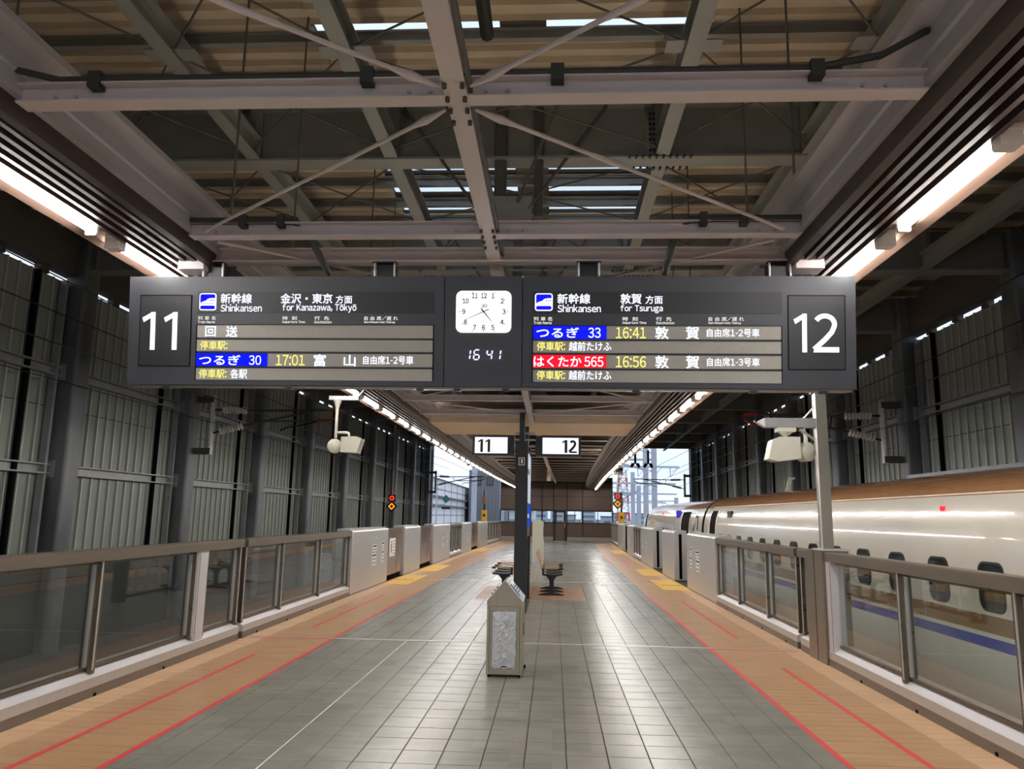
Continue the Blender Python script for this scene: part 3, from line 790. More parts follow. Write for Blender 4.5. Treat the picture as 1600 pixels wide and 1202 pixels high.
# yellow boxes with warning lamps on the last cabinets
for s in (-1, 1):
    t = thing('warning_lamp', 'yellow box with a dark lamp post standing on the last cabinet of %s' % SIDE[s], 'warning lamp', (C0+s*3.92, 43.9, 1.366))
    B(-.15, .15, -.12, .12, 0, .62).build('yellow_box', mat('signal_yellow', (214, 164, 40), .5), t)
    B(-.06, .06, -.125, -.12, .25, .4).build('box_window', M_INK, t)
    MB().tube([(0, 0, .62), (0, 0, 1.75)], .055, 8).build('post', M_CABLE, t)
    B(-.12, .10, -.1, .1, .95, 1.4).build('lamp_head', mat('brown_lamp_head', (120, 84, 62), .5), t)

# ---- DEPARTURE BOARD (local frame: x along the board, -z down its face, -y towards the viewer)
board = thing('departure_board', 'wide charcoal departure board with lit train times, clock and numbers 11 and 12', 'departure board', (0, 5.4, 3.458), warp=False, rot=(.1216, 0, 0))
BW0, BW1, BH = -3.253, 2.180, .826
def BB(u0, u1, v0, v1, y0, y1, m, nm, parent=board): return B(u0, u1, y0, y1, -v1, -v0).build(nm, m, parent)
segs = [(BW0, -.826), (-.820, -.243), (-.237, BW1)]
for a, b in segs: BB(a, b, 0, BH, 0, .24, M_BOARD, 'housing')
BB(BW0+.02, BW1-.02, BH, BH+.02, .03, .2, M_STEELD, 'bottom_rail')
for u in (-2.95, -2.0, -1.0, -.72, -.36, .6, 1.45, 1.95): BB(u-.025, u+.025, BH+.012, BH+.035, .0, .06, M_BLACK, 'latch')
BB(BW0+.1, BW0+.36, -.006, 0, .02, .2, M_STEELD, 'top_vent')
# number windows
for (a, b) in ((-3.160, -2.765), (1.700, 2.100)):
    BB(a, b, .146, .682, -.004, 0, M_BOARD2, 'number_panel')
    for q in ((a-.004, a, .142, .686), (b, b+.004, .142, .686), (a, b, .142, .146), (a, b, .682, .686)): BB(*q, -.007, 0, M_SLOT, 'panel_joint')
def digit_one(x0, x1, v0, v1, parent, m, y=-.010, stroke=.36):
    w = x1-x0; h = v1-v0; sx = x1-w*stroke
    mb = MB(); mb.add([(sx, y, -v1), (x1, y, -v1), (x1, y, -v0), (sx+w*.02, y, -v0), (sx, y, -v0-h*.02), (x0, y, -v0-h*.15), (x0+w*.12, y, -v0-h*.27), (sx, y, -v0-h*.155)], [(0, 1, 2, 3, 4, 7), (4, 5, 6, 7)])
    return mb.build('numeral', m, parent)
def digit_two(x0, x1, v0, v1, parent, m, y=-.010, st=.17):
    w = x1-x0; h = v1-v0; out = []; inn = []
    cx = x0+w*.46; ro = w*.50; ri = ro-w*st*1.15; top = v0
    path = []
    for a in range(150, -25, -15):
        t = math.radians(a); path.append((cx+w*.47*math.cos(t)*1.0, top+h*.28-h*.28*math.sin(t)))
    path += [(x0+w*.80, v0+h*.52), (x0+w*.52, v0+h*.72), (x0+w*.10, v0+h*.97)]
    sw = w*st; L_, R_ = [], []
    for i, p in enumerate(path):
        a = path[max(0, i-1)]; b = path[min(len(path)-1, i+1)]; dx, dy = b[0]-a[0], b[1]-a[1]; l = math.hypot(dx, dy); nx, ny = -dy/l, dx/l
        k0, k1 = (0, sw*1.15) if i < 12 else (0, sw*1.15)
        L_.append((p[0], y, -p[1])); R_.append((p[0]+nx*k1, y, -(p[1]+ny*k1)))
    mb = MB(); n = len(path); mb.add(L_+R_, [(i, i+1, n+i+1, n+i) for i in range(n-1)])
    mb.add([(x0, y-.0004, -v1), (x1, y-.0004, -v1), (x1, y-.0004, -(v1-h*.135)), (x0+w*.06, y-.0004, -(v1-h*.135))], [(0, 1, 2, 3)])
    return mb.build('numeral', m, parent)
digit_one(-3.141, -3.038, .274, .563, board, E_NUM); digit_one(-2.972, -2.866, .274, .563, board, E_NUM)
digit_one(1.733, 1.828, .278, .560, board, E_NUM); digit_two(1.872, 2.055, .276, .560, board, E_NUM)
# panels with headings
def shinkansen_icon(u0, u1, v0, v1, parent):
    y = -.008
    k = MB().prism(rrect(u0, u1, -v1, -v0, .018, 3), y, 0, 'y').build('train_symbol', E_WHITE, parent)
    w, h = u1-u0, v1-v0; e = .008
    MB().prism(rrect(u0+e, u1-e, -v0-h*.62, -v0-e, .012, 3), y-.002, y, 'y').build('symbol_sky', E_BLUE, k)
    MB().prism(rrect(u0+e, u1-e, -v1+e, -v1+h*.28, .012, 3), y-.002, y, 'y').build('symbol_ground', E_BLUE, k)
    pts = [(u0+w*.06, v0+h*.60), (u0+w*.20, v0+h*.50), (u0+w*.40, v0+h*.44), (u0+w*.52, v0+h*.33), (u0+w*.70, v0+h*.29), (u0+w*.94, v0+h*.29), (u0+w*.94, v0+h*.60)]
    mb = MB(); mb.add([(p, y-.004, -q) for p, q in pts], [tuple(range(len(pts)))]); mb.build('symbol_train', E_WHITE, k)
    for i in range(3):
        BB(u0+w*(.62+.11*i), u0+w*(.68+.11*i), v0+h*.38, v0+h*.45, y-.006, y-.005, E_BLUE, 'symbol_window', k)
M_CAP = emit('glowing_caption_print', (226, 226, 220), 1.0)  # plain printed captions, given a glow of their own
E_DOT = E_WHITE
def half(x, jp, en, hom, jw, hw):
    """heading strip and captions of one half; x is the left edge of its display"""
    hd = BB(x-.005, x+1.812, .116, .277, -.004, 0, M_BOARD2, 'heading_panel')
    shinkansen_icon(x+.012, x+.143, .129, .260, hd)
    lettering('新幹線', x+.178, x+.418, .133, .207, E_WHITE, hd, -.009, bold=.002)
    lettering('Shinkansen', x+.180, x+.497, .214, .270, E_WHITE, hd, -.009, bold=.001)
    lettering(jp, x+.642, x+.642+jw, .133, .207, E_WHITE, hd, -.009, bold=.002)
    lettering('方面', x+.642+hw, x+.642+hw+.124, .147, .207, E_WHITE, hd, -.009, bold=.001)
    for txt, a, b, v0, v1 in (('列 車 名', 0, .136, .305, .334), ('Train Name', 0, .133, .339, .359), ('時  刻', .655, .765, .304, .333), ('Departure Time', .655, .828, .338, .360), ('行  先', .900, 1.012, .304, .333), ('Destination', .900, 1.032, .338, .357), ('自 由 席／遅 れ', 1.28, 1.535, .303, .333), ('Non-Reserved/Delay', 1.28, 1.515, .338, .358)):
        lettering(txt, x+.003+a, x+.003+b, v0, v1, M_CAP, board, -.004, 'caption', bold=.0012)
    rowsv = [(.371, .467), (.482, .570), (.586, .684), (.698, .787)]
    out = []
    for v0, v1 in rowsv:
        r = BB(x, x+1.806, v0, v1, -.006, 0, M_LEDOFF, 'display_row'); out.append(r)
        BB(x-.004, x+1.81, v0-.004, v0, -.009, 0, M_SLOT, 'row_joint', r)
    BB(x-.006, x, .367, .79, -.009, 0, M_SLOT, 'display_edge'); BB(x+1.806, x+1.811, .367, .79, -.009, 0, M_SLOT, 'display_edge')
    return hd, out
xl = -2.712
hd, R = half(xl, '金沢・東京', 'for', '方面', .395, .423)
lettering('for Kanazawa, Tōkyō', xl+.657, xl+1.223, .209, .276, E_WHITE, hd, -.009, bold=.001)
yy = -.010
lettering('回', -2.646, -2.566, .383, .460, E_WHITE, R[0], yy, bold=.002); lettering('送', -2.486, -2.398, .381, .463, E_WHITE, R[0], yy, bold=.002)
lettering('停車駅:', -2.682, -2.471, .494, .560, E_YEL, R[1], yy, bold=.001)
BB(-2.712, -2.161, .587, .683, -.009, 0, E_BLUE, 'blue_train_field', R[2])
lettering('つるぎ', -2.686, -2.369, .602, .676, E_WHITE, R[2], -.013, bold=.002); lettering('30', -2.300, -2.208, .603, .674, E_WHITE, R[2], -.013, bold=.001)
lettering('17:01', -2.095, -1.874, .597, .677, E_YEL, R[2], yy, bold=.001)
lettering('富', -1.805, -1.715, .593, .682, E_WHITE, R[2], yy, bold=.002); lettering('山', -1.576, -1.488, .597, .680, E_WHITE, R[2], yy, bold=.002)
lettering('自由席1-2号車', -1.429, -1.051, .601, .665, E_WHITE, R[2], yy, bold=.0005)
lettering('停車駅:', -2.685, -2.472, .709, .775, E_YEL, R[3], yy, bold=.001); lettering('各駅', -2.442, -2.314, .707, .777, E_WHITE, R[3], yy, bold=.001)
xr = -.159
hd, R = half(xr, '敦賀', 'for', '方面', .152, .825-.642)
lettering('for Tsuruga', xr+.642, xr+.950, .214, .276, E_WHITE, hd, -.009, bold=.001)
for q, (nm, fld, num, tm, cars) in enumerate((('つるぎ', E_BLUE, '33', '16:41', '自由席1-2号車'), ('はくたか', E_RED, '565', '16:56', '自由席1-3号車'))):
    v = .214*q; r = R[2*q]; r2 = R[2*q+1]
    BB(xr, .382, .372+v, .468+v, -.009, 0, fld, 'train_name_field', r)
    if q == 0:
        lettering(nm, -.134, .177, .386, .460, E_WHITE, r, -.013, bold=.002); lettering(num, .247, .337, .386, .460, E_WHITE, r, -.013, bold=.001)
    else:
        lettering(nm, -.153, .197, .386+v, .462+v, E_WHITE, r, -.013, bold=.002); lettering(num, .220, .358, .386+v, .460+v, E_WHITE, r, -.013, bold=.001)
    lettering(tm, .450, .669, .381+v, .463+v, E_YEL, r, yy, bold=.001)
    lettering('敦', .736, .832, .376+v, .467+v, E_WHITE, r, yy, bold=.002); lettering('賀', .958, 1.053, .376+v, .467+v, E_WHITE, r, yy, bold=.002)
    lettering(cars, 1.111, 1.488, .389+v, .450+v, E_WHITE, r, yy, bold=.0005)
    lettering('停車駅:', -.130, .078, .491+v, .556+v, E_YEL, r2, yy, bold=.001); lettering('越前たけふ', .106, .417, .490+v, .556+v, E_WHITE, r2, yy, bold=.001)
# clock
cu, cv = -.528, .268
clock = MB().prism(rrect(-.735, -.322, -.424, -.111, .045, 5), -.012, 0, 'y').build('clock_face', E_CLOCK, board)
for n_ in range(1, 13):
    a = math.radians(90-30*n_); ca, sa = math.cos(a), math.sin(a)
    k = min(.150/abs(ca) if abs(ca) > 1e-6 else 9, .118/abs(sa) if abs(sa) > 1e-6 else 9, .158)
    px, pv = cu+ca*k, cv-sa*k
    w = .022 if n_ < 10 else .042
    lettering(str(n_), px-w/2, px+w/2, pv-.018, pv+.018, M_INK, clock, -.014, 'clock_numeral', bold=.0025)
    k2 = min(.176/abs(ca) if abs(ca) > 1e-6 else 9, .142/abs(sa) if abs(sa) > 1e-6 else 9, .180)
    qx, qv = cu+ca*k2, cv-sa*k2
    MB().tube([(qx, -.0122, -qv), (qx, -.0145, -qv)], .0045, 8).build('minute_mark', M_INK, clock)
M_JR = mat('blue_logo', (70, 110, 160), .5)
lettering('JR', cu-.026, cu+.026, .212, .240, M_JR, clock, -.014, 'clock_logo', bold=.001)
def hand(ang, l, tail, w, y, nm):
    a = math.radians(90-ang); d = (math.cos(a), math.sin(a)); n_ = (-d[1], d[0]); mb = MB()
    p = [(cu-d[0]*tail+n_[0]*w, -cv-d[1]*tail+n_[1]*w), (cu-d[0]*tail-n_[0]*w, -cv-d[1]*tail-n_[1]*w), (cu+d[0]*l-n_[0]*w*.4, -cv+d[1]*l-n_[1]*w*.4), (cu+d[0]*l+n_[0]*w*.4, -cv+d[1]*l+n_[1]*w*.4)]
    mb.prism(p, y, y+.002, 'y'); mb.build(nm, M_INK, clock)
hand(140.5, .092, .028, .0055, -.017, 'hour_hand'); hand(246, .145, .042, .0035, -.020, 'minute_hand')
# digital time: seven-segment figures
led = BB(-.678, -.378, .540, .634, -.003, 0, mat('violet_led_window', (62, 54, 70), .3), 'digital_clock')
SEG = {'1': 'bc', '6': 'acdefg', '4': 'bcfg'}
def seven(ch, x0, x1, v0, v1):
    w, h, t, sl = x1-x0, v1-v0, .010, .008
    def bar(pa, pb):
        mb = MB(); mb.tube([(pa[0], -.005, -pa[1]), (pb[0], -.005, -pb[1])], t/2, 6); mb.build('time_segment', E_WHITE, led)
    m_ = (v0+v1)/2; g = t*.55
    P = {'a': ((x0+sl+g, v0), (x1+sl-g, v0)), 'g': ((x0+sl/2+g, m_), (x1+sl/2-g, m_)), 'd': ((x0+g, v1), (x1-g, v1)),
         'f': ((x0+sl, v0+g), (x0+sl/2, m_-g)), 'b': ((x1+sl, v0+g), (x1+sl/2, m_-g)), 'e': ((x0+sl/2, m_+g), (x0, v1-g)), 'c': ((x1+sl/2, m_+g), (x1, v1-g))}
    for k in SEG[ch]: bar(*P[k])
seven('1', -.665, -.630, .552, .624); seven('6', -.601, -.562, .552, .624); seven('4', -.505, -.468, .552, .624); seven('1', -.440, -.405, .552, .624)
# hangers
for u in (-2.60, -1.28, .25, 1.64):
    BB(u-.09, u+.09, -.115, -.10, -.02, .2, M_BLACK, 'hanger_plate'); BB(u-.065, u+.065, -.10, 0, .03, .16, M_BLACK, 'hanger_block')
    for du in (-.075, .075):
        MB().tube([(u+du, -.005, .12), (u+du, -.005, .0)], .008, 6).build('hanger_bolt', M_CHANNEL, board)

# ---- platform number signs and information pylon at mid platform
def number_sign(x0, x1, label, digits, side):
    t = thing('number_sign', label, 'sign', ((x0+x1)/2, 14.05, 2.80), 'lit platform number signs on the pylon'); w = x1-x0; h = .375
    B(-w/2, w/2, 0, .16, 0, h).build('frame', M_BLACK, t)
    B(-w/2+(.045 if side < 0 else .13), w/2-(.13 if side < 0 else .045), -.004, 0, .04, h-.035).build('lit_face', E_PANEL, t)
    f = bpy.data.objects.new('numerals', None)
    bpy.data.objects.remove(f)
    for (d, a, b) in digits:
        digit_one(a, b, -h+.075, -.06, t, M_INK, -.008, .52) if d == '1' else digit_two(a, b, -h+.075, -.06, t, M_INK, -.008, .28)
    return t
number_sign(-1.52, -.735, 'lit white sign box with a black number eleven, hung beside the pylon', [('1', -.29, -.195), ('1', -.155, -.06)], -1)
number_sign(-.34, .50, 'lit white sign box with a black number twelve, hung beside the pylon', [('1', .07, .17), ('2', .205, .345)], 1)
t = thing('information_pylon', 'tall black information pylon with lit poster, behind the litter bin', 'information pylon', (-.59, 13.95, 0))
B(-.115, .115, 0, .10, 0, 3.06).build('front_post', M_BLACK, t)
B(-.10, .10, 2.2, 2.35, 0, 3.2).build('rear_post', M_BLACK, t)
B(-.10, .09, .10, 2.2, 1.30, 2.95).build('cabinet', M_BLACK, t)
B(.09, .10, .16, 2.15, 1.95, 2.90).build('poster_face', E_POSTER, t); B(.09, .10, .16, 2.15, 1.50, 1.94).build('blue_poster_face', E_POSTERB, t)
B(.10, .103, .5, 1.2, 1.66, 1.74).build('poster_print', M_WHITE, t); B(.10, .103, .5, 1.5, 2.5, 2.6).build('poster_band', M_INK, t)
B(-.10, -.09, .16, 2.15, 1.5, 2.9).build('poster_face', E_POSTER, t)
for yv in (.55, 1.0, 1.45, 1.9): B(-.02, .02, yv, yv+.06, .1, 1.30).build('baluster', M_SILL, t)
B(-.04, .04, .1, 2.2, .06, .12).build('bottom_rail', M_BLACK, t)
for h_ in (3.06,): B(-.05, .05, 2.2, 2.32, 3.2, 3.6).build('hanger', M_BLACK, t)
B(-.05, .05, .03, .13, 3.06, 3.6).build('hanger', M_BLACK, t)
for z in (2.84, 2.96, 3.08, 3.2): B(-.14, .24, .06, .12, z, z+.03).build('sign_bracket', M_GREYSTEEL, t)
k = B(-.055, .055, -.004, 0, 2.62, 2.76).build('info_symbol', M_WHITE, t)
B(-.045, .045, -.006, -.004, 2.63, 2.75).build('symbol_field', M_INK, k)
lettering('i', -.022, .022, -2.73, -2.65, M_WHITE, k, -.008, 'symbol_letter', bold=.004)

# ---- litter bin
t = thing('litter_bin', 'beige steel litter bin with sloping top and clear bag in its window', 'bin', (-.515, 8.42, 0), warp=False)
W2 = .192; D = .62
pr = [(-W2, .03), (W2, .03), (W2, .785), (.02, .995), (-.02, 1.0), (-W2, .79)]
MB().prism([(-W2, .03), (W2, .03), (W2, .77), (-W2, .77)], .012, D, 'y').build('body', M_BIN, t)
MB().prism([(-W2-.002, .735), (W2+.002, .735), (W2+.002, .785), (.012, .995), (-.012, .995), (-W2-.002, .785)], .0, D, 'y').build('gable_top', M_BIN, t)
q = math.atan2(.21, .18)
for sx in (-1, 1):
    MB().prism([(sx*.012, .998), (sx*(W2+.004), .787), (sx*(W2+.004), .779), (sx*.012, .99)], -.006, D+.004, 'y').build('roof_plate', M_SILL, t)
def slope_pt(f): return (.012+(W2+.004-.012)*f, .999+(.788-.999)*f)
def slope_panel(f0, f1, y0, y1, m, nm, lift=.003):
    a, b = slope_pt(f0), slope_pt(f1); mb = MB()
    mb.add([(a[0], y0, a[1]+lift), (b[0], y0, b[1]+lift), (b[0], y1, b[1]+lift), (a[0], y1, a[1]+lift), (a[0], y0, a[1]-.002), (b[0], y0, b[1]-.002), (b[0], y1, b[1]-.002), (a[0], y1, a[1]-.002)],
           [(0, 1, 2, 3), (0, 4, 5, 1), (1, 5, 6, 2), (2, 6, 7, 3), (3, 7, 4, 0)]); return mb.build(nm, m, t)
slope_panel(.06, .94, .03, D-.03, mat('blue_grey_label', (150, 170, 196), .3), 'label_plate')
slope_panel(.22, .80, .06, .14, M_SLOT, 'opening', .006); slope_panel(.18, .30, .22, .56, M_WHITE, 'label_line', .006)
for f in (.40, .52, .64): slope_panel(f, f+.05, .24, .52, M_INK, 'label_line', .006)
# front door frame with window
for x0, x1, z0, z1 in ((-.16, -.138, .05, .73), (.128, .16, .05, .73), (-.138, .128, .05, .09), (-.138, .128, .685, .73)): B(x0, x1, 0, .014, z0, z1).build('door_frame', M_BIN, t)
B(-W2, -.165, .004, .014, .03, .735).build('jamb', M_BIN, t); B(.165, W2, .004, .014, .03, .735).build('jamb', M_BIN, t)
B(-.163, -.161, .0, .012, .05, .73).build('door_gap', M_SLOT, t); B(.161, .163, 0, .012, .05, .73).build('door_gap', M_SLOT, t)
B(-.138, .128, .010, .0115, .09, .685).build('back_of_window', mat('bin_inner', (120, 118, 116), .6), t)
bag = MB(); nx_, nz_ = 14, 26; vv = []
for j in range(nz_+1):
    for i in range(nx_+1):
        fx, fz = i/nx_, j/nz_; edge = min(fx, 1-fx, fz, 1-fz); puff = min(1, edge*5)
        vv.append((-.134+.256*fx+random.uniform(-.004, .004), .006-.012*puff+random.uniform(-.010, .007)*puff, .095+.585*fz+random.uniform(-.006, .006)))
bag.add(vv, [(j*(nx_+1)+i, j*(nx_+1)+i+1, (j+1)*(nx_+1)+i+1, (j+1)*(nx_+1)+i) for j in range(nz_) for i in range(nx_)])
bag.build('clear_bag', mat('crumpled_plastic', (196, 197, 200), .16, 0, .15, 18, .3, spec=.8), t)
MB().prism(rrect(-.03, .03, .108, .118, .004, 2), -.004, 0, 'y').build('finger_pull', M_SLOT, t)
for x in (-.165, .16): B(x-.012, x+.012, .02, .06, 0, .03).build('foot', M_SLOT, t)
for sx in (-1, 1): B(sx*W2-.02, sx*W2+.02, D-.06, D-.02, 0, .03).build('foot', M_SLOT, t)
B(W2, W2+.004, .05, D-.03, .06, .72).build('side_door', M_BIN, t); B(W2+.004, W2+.02, .12, .15, .42, .56).build('side_handle', M_STEELD, t)
for y_ in (.3,): B(W2+.004, W2+.006, y_, y_+.004, .06, .72).build('side_door_gap', M_SLOT, t)

# ---- platform seats in two rows, back to back against the pylon line
def seat(x, y, s, label, grp):
    t = thing('tandem_chair', label, 'seat', (x, y, 0), grp)
    W = .23
    prof = [(-.20*s, .46), (-.13*s, .43), (.05*s, .425), (.24*s, .445), (.24*s, .475), (.05*s, .455), (-.12*s, .46), (-.19*s, .50)]
    MB().prism(prof, -W, W, 'y').build('seat_pad', M_SEATBLK, t)
    prof = [(-.19*s, .42), (-.225*s, .60), (-.27*s, .76), (-.34*s, .93), (-.315*s, .94), (-.245*s, .76), (-.20*s, .60), (-.165*s, .46)]
    MB().prism(prof, -W, W, 'y').build('backrest', M_SEATWOOD, t)
    for yy_ in (-W-.02,):
        MB().prism(rrect(min(-.2*s, .20*s), max(-.2*s, .20*s), .585, .612, .012, 2), yy_, yy_+.04, 'y').build('armrest', M_SEATWOOD, t)
        B(*sorted((.16*s, .25*s)), yy_-.005, yy_+.045, .565, .605).build('armrest_end', M_SEATBLK, t)
        B(*sorted((-.20*s, -.16*s)), yy_, yy_+.04, .44, .60).build('armrest_support', M_SEATBLK, t)
    MB().prism([(-.12*s, .42), (.12*s, .42), (.045*s, .32), (.045*s, .06), (-.045*s, .06), (-.045*s, .32)], -.03, .03, 'y').build('pedestal', M_SEATBLK, t)
    MB().prism([(-.27*s, .0), (.27*s, 0), (.27*s, .025), (.1*s, .06), (-.1*s, .06), (-.27*s, .025)], -.035, .035, 'y').build('foot', M_SEATBLK, t)
for k in range(3):
    seat(-.04, 17.0+.75*k, 1, '%s seat of the row facing track 12, on the tan floor patch' % ['nearest', 'middle', 'farthest'][k], 'platform seats facing track 12')
    seat(-1.08, 17.0+.75*k, -1, '%s seat of the row facing track 11, half hidden behind the pylon' % ['nearest', 'middle', 'farthest'][k], 'platform seats facing track 11')

# ---- white help point pillar
t = thing('help_pillar', 'pale metal pillar with rounded top standing beyond the seats', 'pillar box', (-.68, 28.4, 0))
MB().prism([(-.2, 0), (.2, 0), (.2, 1.48), (.1, 1.56), (-.1, 1.56), (-.2, 1.48)], 0, .6, 'y').build('body', M_DEVICE, t)
B(.2, .23, .05, .5, .1, .8).build('side_panel', M_STEEL, t); B(.2, .21, .1, .4, .95, 1.3).build('side_window', M_BLACK, t); B(-.205, .205, -.005, .0, 0, .08).build('kick_band', M_STEEL, t)

# ---- loudspeakers / cameras
def drum(t, x, y, z, r, l, ang):
    d = Vector((math.cos(ang), math.sin(ang), 0)); p = Vector((x, y, z))
    MB().tube([p-d*l/2, p-d*l*.42, p+d*l*.3, p+d*l*.5], [r*.9, r, r, r*.55], 16).build('drum_speaker', M_DEVICE, t, smooth=True)
t = thing('camera_bracket', 'white hanging bracket with drum speaker and boxy camera above the track 11 fence', 'camera', (-3.20, 10.9, 2.6))
MB().tube([(0, 0, .62), (0, 0, .18)], .022, 10).build('drop_pipe', M_DEVICE, t, smooth=True)
MB().tube([(0, 0, .26), (.16, 0, .26), (.19, 0, .25), (.20, 0, .22), (.20, 0, .10)], .02, 10).build('side_pipe', M_DEVICE, t, smooth=True)
MB().tube([(0, 0, .75), (0, 0, .70), (0, 0, .62)], [.07, .05, .024], 12).build('flange', M_DEVICE, t, smooth=True)
B(-.12, .32, -.04, .04, .74, .80).build('arm', M_GIRT, t)
MB().tube([(.3, 0, .78), (.46, 0, 1.0)], .015, 6).build('stay', M_GIRT, t)
drum(t, -.01, 0, .06, .105, .16, math.radians(-70)); MB().prism([(.11, -.03), (.35, -.04), (.41, .17), (.33, .20), (.11, .19)], -.10, .12, 'y').build('camera_box', M_DEVICE, t)
B(.05, .12, -.03, .03, .03, .12).build('joint', M_DEVICE, t)
t = thing('camera_bracket', 'white boxy camera with drum speaker mounted on the tall bronze post', 'camera', (C0+3.75, 9.73, 2.42))
MB().prism([(-.62, .03), (-.56, .27), (-.47, .31), (-.22, .31), (-.22, .04), (-.5, .0)], -.14, .08, 'y').build('camera_box', M_DEVICE, t)
MB().tube([(-.36, 0, .305), (-.36, 0, .33), (-.36, 0, .36), (-.36, 0, .385)], [.02, .025, .07, .09], 12).build('ceiling_mount', M_DEVICE, t, smooth=True)
B(-.47, -.24, -.06, .08, .385, .435).build('mount_plate', M_DEVICE, t)
drum(t, -.125, -.02, .13, .12, .18, math.radians(-60)); MB().tube([(-.11, 0, .24), (-.11, 0, .34), (-.14, 0, .43)], [.03, .025, .025], 8).build('drum_mount', M_DEVICE, t)
MB().prism([(-.2, .41), (-.17, .43), (.0, .30), (-.02, .28)], -.03, .03, 'y').build('drum_bracket', M_GIRT, t); B(-.24, -.14, -.05, .05, .06, .16).build('joint', M_DEVICE, t)

# ---- overhead line: cantilevers, wires, insulators
def cantilever(s, y, label, far=False):
    xw = 10.05; xt = 6.3
    t = thing('catenary_bracket', label, 'catenary bracket', (C0+s*xw, y, 3.3), 'overhead line brackets on the wall columns')
    MB().tube([(-s*.45, 0, 0), (-s*.45, 0, 1.75)], .085, 10).build('mast_pipe', M_PIPE, t, smooth=True)
    for z in (.1, 1.62): B(*sorted((0, -s*.5)), -.09, .09, z-.09, z+.09).build('clamp', M_DARKSTEEL, t)
    def ins(p, q, nm='insulator'):
        p, q = Vector(p), Vector(q); n = 8; pts = []; rr = []
        for i in range(n*2+1):
            pts.append(p+(q-p)*i/(n*2)); rr.append(.115 if i % 2 else .045)
        MB().tube(pts, rr, 10).build(nm, M_INSUL, t)
    ins((-s*.75, 0, 1.32), (-s*1.5, 0, 1.30)); ins((-s*.7, 0, .68), (-s*1.4, 0, .86))
    MB().tube([(-s*.45, 0, 1.32), (-s*.75, 0, 1.32)], .03, 6).build('link', M_CABLE, t); MB().tube([(-s*.45, 0, .62), (-s*.7, 0, .68)], .03, 6).build('link', M_CABLE, t)
    MB().tube([(-s*1.5, 0, 1.30), (-s*3.9, 0, 1.34)], .032, 8).build('top_tube', M_CABLE if far else M_DARKSTEEL, t)
    MB().tube([(-s*1.4, 0, .86), (-s*2.6, 0, 1.12), (-s*3.7, 0, 1.36)], .036, 8).build('strut_tube', M_CABLE if far else M_DARKSTEEL, t)
    MB().tube([(-s*2.1, 0, 1.0), (-s*3.6, 0, 1.02)], .026, 8).build('steady_tube', M_CABLE if far else M_DARKSTEEL, t)
    MB().tube([(-s*1.9, 0, .93), (-s*1.85, 0, 1.3)], .02, 6).build('tie', M_CABLE, t)
    MB().tube([(-s*3.9, 0, 1.34), (-s*4.2, 0, 1.34), (-s*4.3, 0, 1.28), (-s*4.25, 0, 1.16), (-s*4.0, 0, 1.05), (-s*3.6, 0, 1.02)], .035, 8).build('end_loop', M_CABLE if far else M_REDPAINT, t, smooth=True)
    MB().tube([(-s*3.6, 0, 1.0), (-s*3.2, 0, .9), (-s*2.7, 0, .82), (-s*2.5, 0, .72)], .022, 6).build('steady_arm', M_CABLE, t)
    return t
cantilever(-1, 21.5, 'overhead line bracket with grey insulators and red end loop on the track 11 wall column')
cantilever(1, 21.5, 'overhead line bracket with grey insulators on the column above the train')
cantilever(-1, 58.9, 'distant black overhead line bracket against the sky beside the white building', True)
cantilever(1, 58.9, 'distant black overhead line bracket against the sky beyond the train', True)
for s in (-1, 1):
    for nm, h, z, r in (('contact', 6.45, 3.95, .010), ('messenger', 6.45, 4.86, .010), ('feeder', 8.7, 5.25, .012), ('return', 9.2, 4.15, .010)):
        mb = MB(); pts = [(C0+s*h+shift(y_), y_, z+(.05*math.sin(y_*.3) if nm == 'messenger' else 0)) for y_ in range(-6, 121 if nm in ('contact', 'messenger') else 61, 3)]
        mb.tube(pts, r, 5)
        o = mb.build(nm+'_wire', M_CABLE); tag(o, 'thin %s wire strung lengthwise above %s' % (nm, SIDE[s]), 'wire', 'overhead wires')
    # strain insulators hanging under the shed end
    for k, dx in enumerate((5.9, 6.9)):
        t = thing('hanging_insulator', '%s dark insulator hanging at the shed mouth over %s' % (['inner', 'outer'][k], SIDE[s]), 'insulator', (C0+s*dx, 59.5, 5.5))
        MB().tube([(0, 0, 1.4), (0, 0, .35)], .09, 8).build('hanger', M_CABLE, t)
        MB().tube([(-.32, 0, .05), (-.2, 0, .3), (0, 0, .4), (.2, 0, .3), (.32, 0, .05)], [.09, .14, .16, .14, .09], 8).build('insulator_body', M_CABLE, t)

# ---- route signals
def signal(x, y, z, sz, top, label):
    t = thing('route_signal', label, 'signal', (x, y, z))
    e = sz/2
    B(-e*.95, e*.95, 0, .12, e*1.25, e*3.0).build('square_lamp', M_BLACK, t)
    MB().tube([(0, -.001, e*2.1), (0, -.03, e*2.1)], [e*.62, e*.55], 16).build('red_ring', E_SIGRED, t)
    MB().tube([(0, -.031, e*2.1), (0, -.04, e*2.1)], e*.32, 12).build('ring_core', M_BLACK, t)
    MB().prism([(-e*1.5, 0), (0, -e*1.5), (e*1.5, 0), (0, e*1.5)], 0, .10, 'y').build('diamond_plate', M_BLACK, t)
    k = .9; MB().prism([(-e*k, 0), (0, -e*k), (e*k, 0), (0, e*k)], -.01, 0, 'y').build('diamond_light', E_SIGORG, t)
    k = .5; MB().prism([(-e*k, 0), (0, -e*k), (e*k, 0), (0, e*k)], -.02, -.01, 'y').build('diamond_core', mat('dark_red_core', (120, 30, 20), .5), t)
    MB().tube([(0, .06, e*3), (0, .06, top-z)], .045, 8).build('pole', M_GIRT, t)
    B(-e*1.5, e*1.5, .0, .1, top-z-.05, top-z+.25).build('mount', M_DARKSTEEL, t)
signal(-9.45, 42.55, 2.10, .44, 6.76, 'orange diamond and red ring signal hanging on a pole before the track 11 wall')
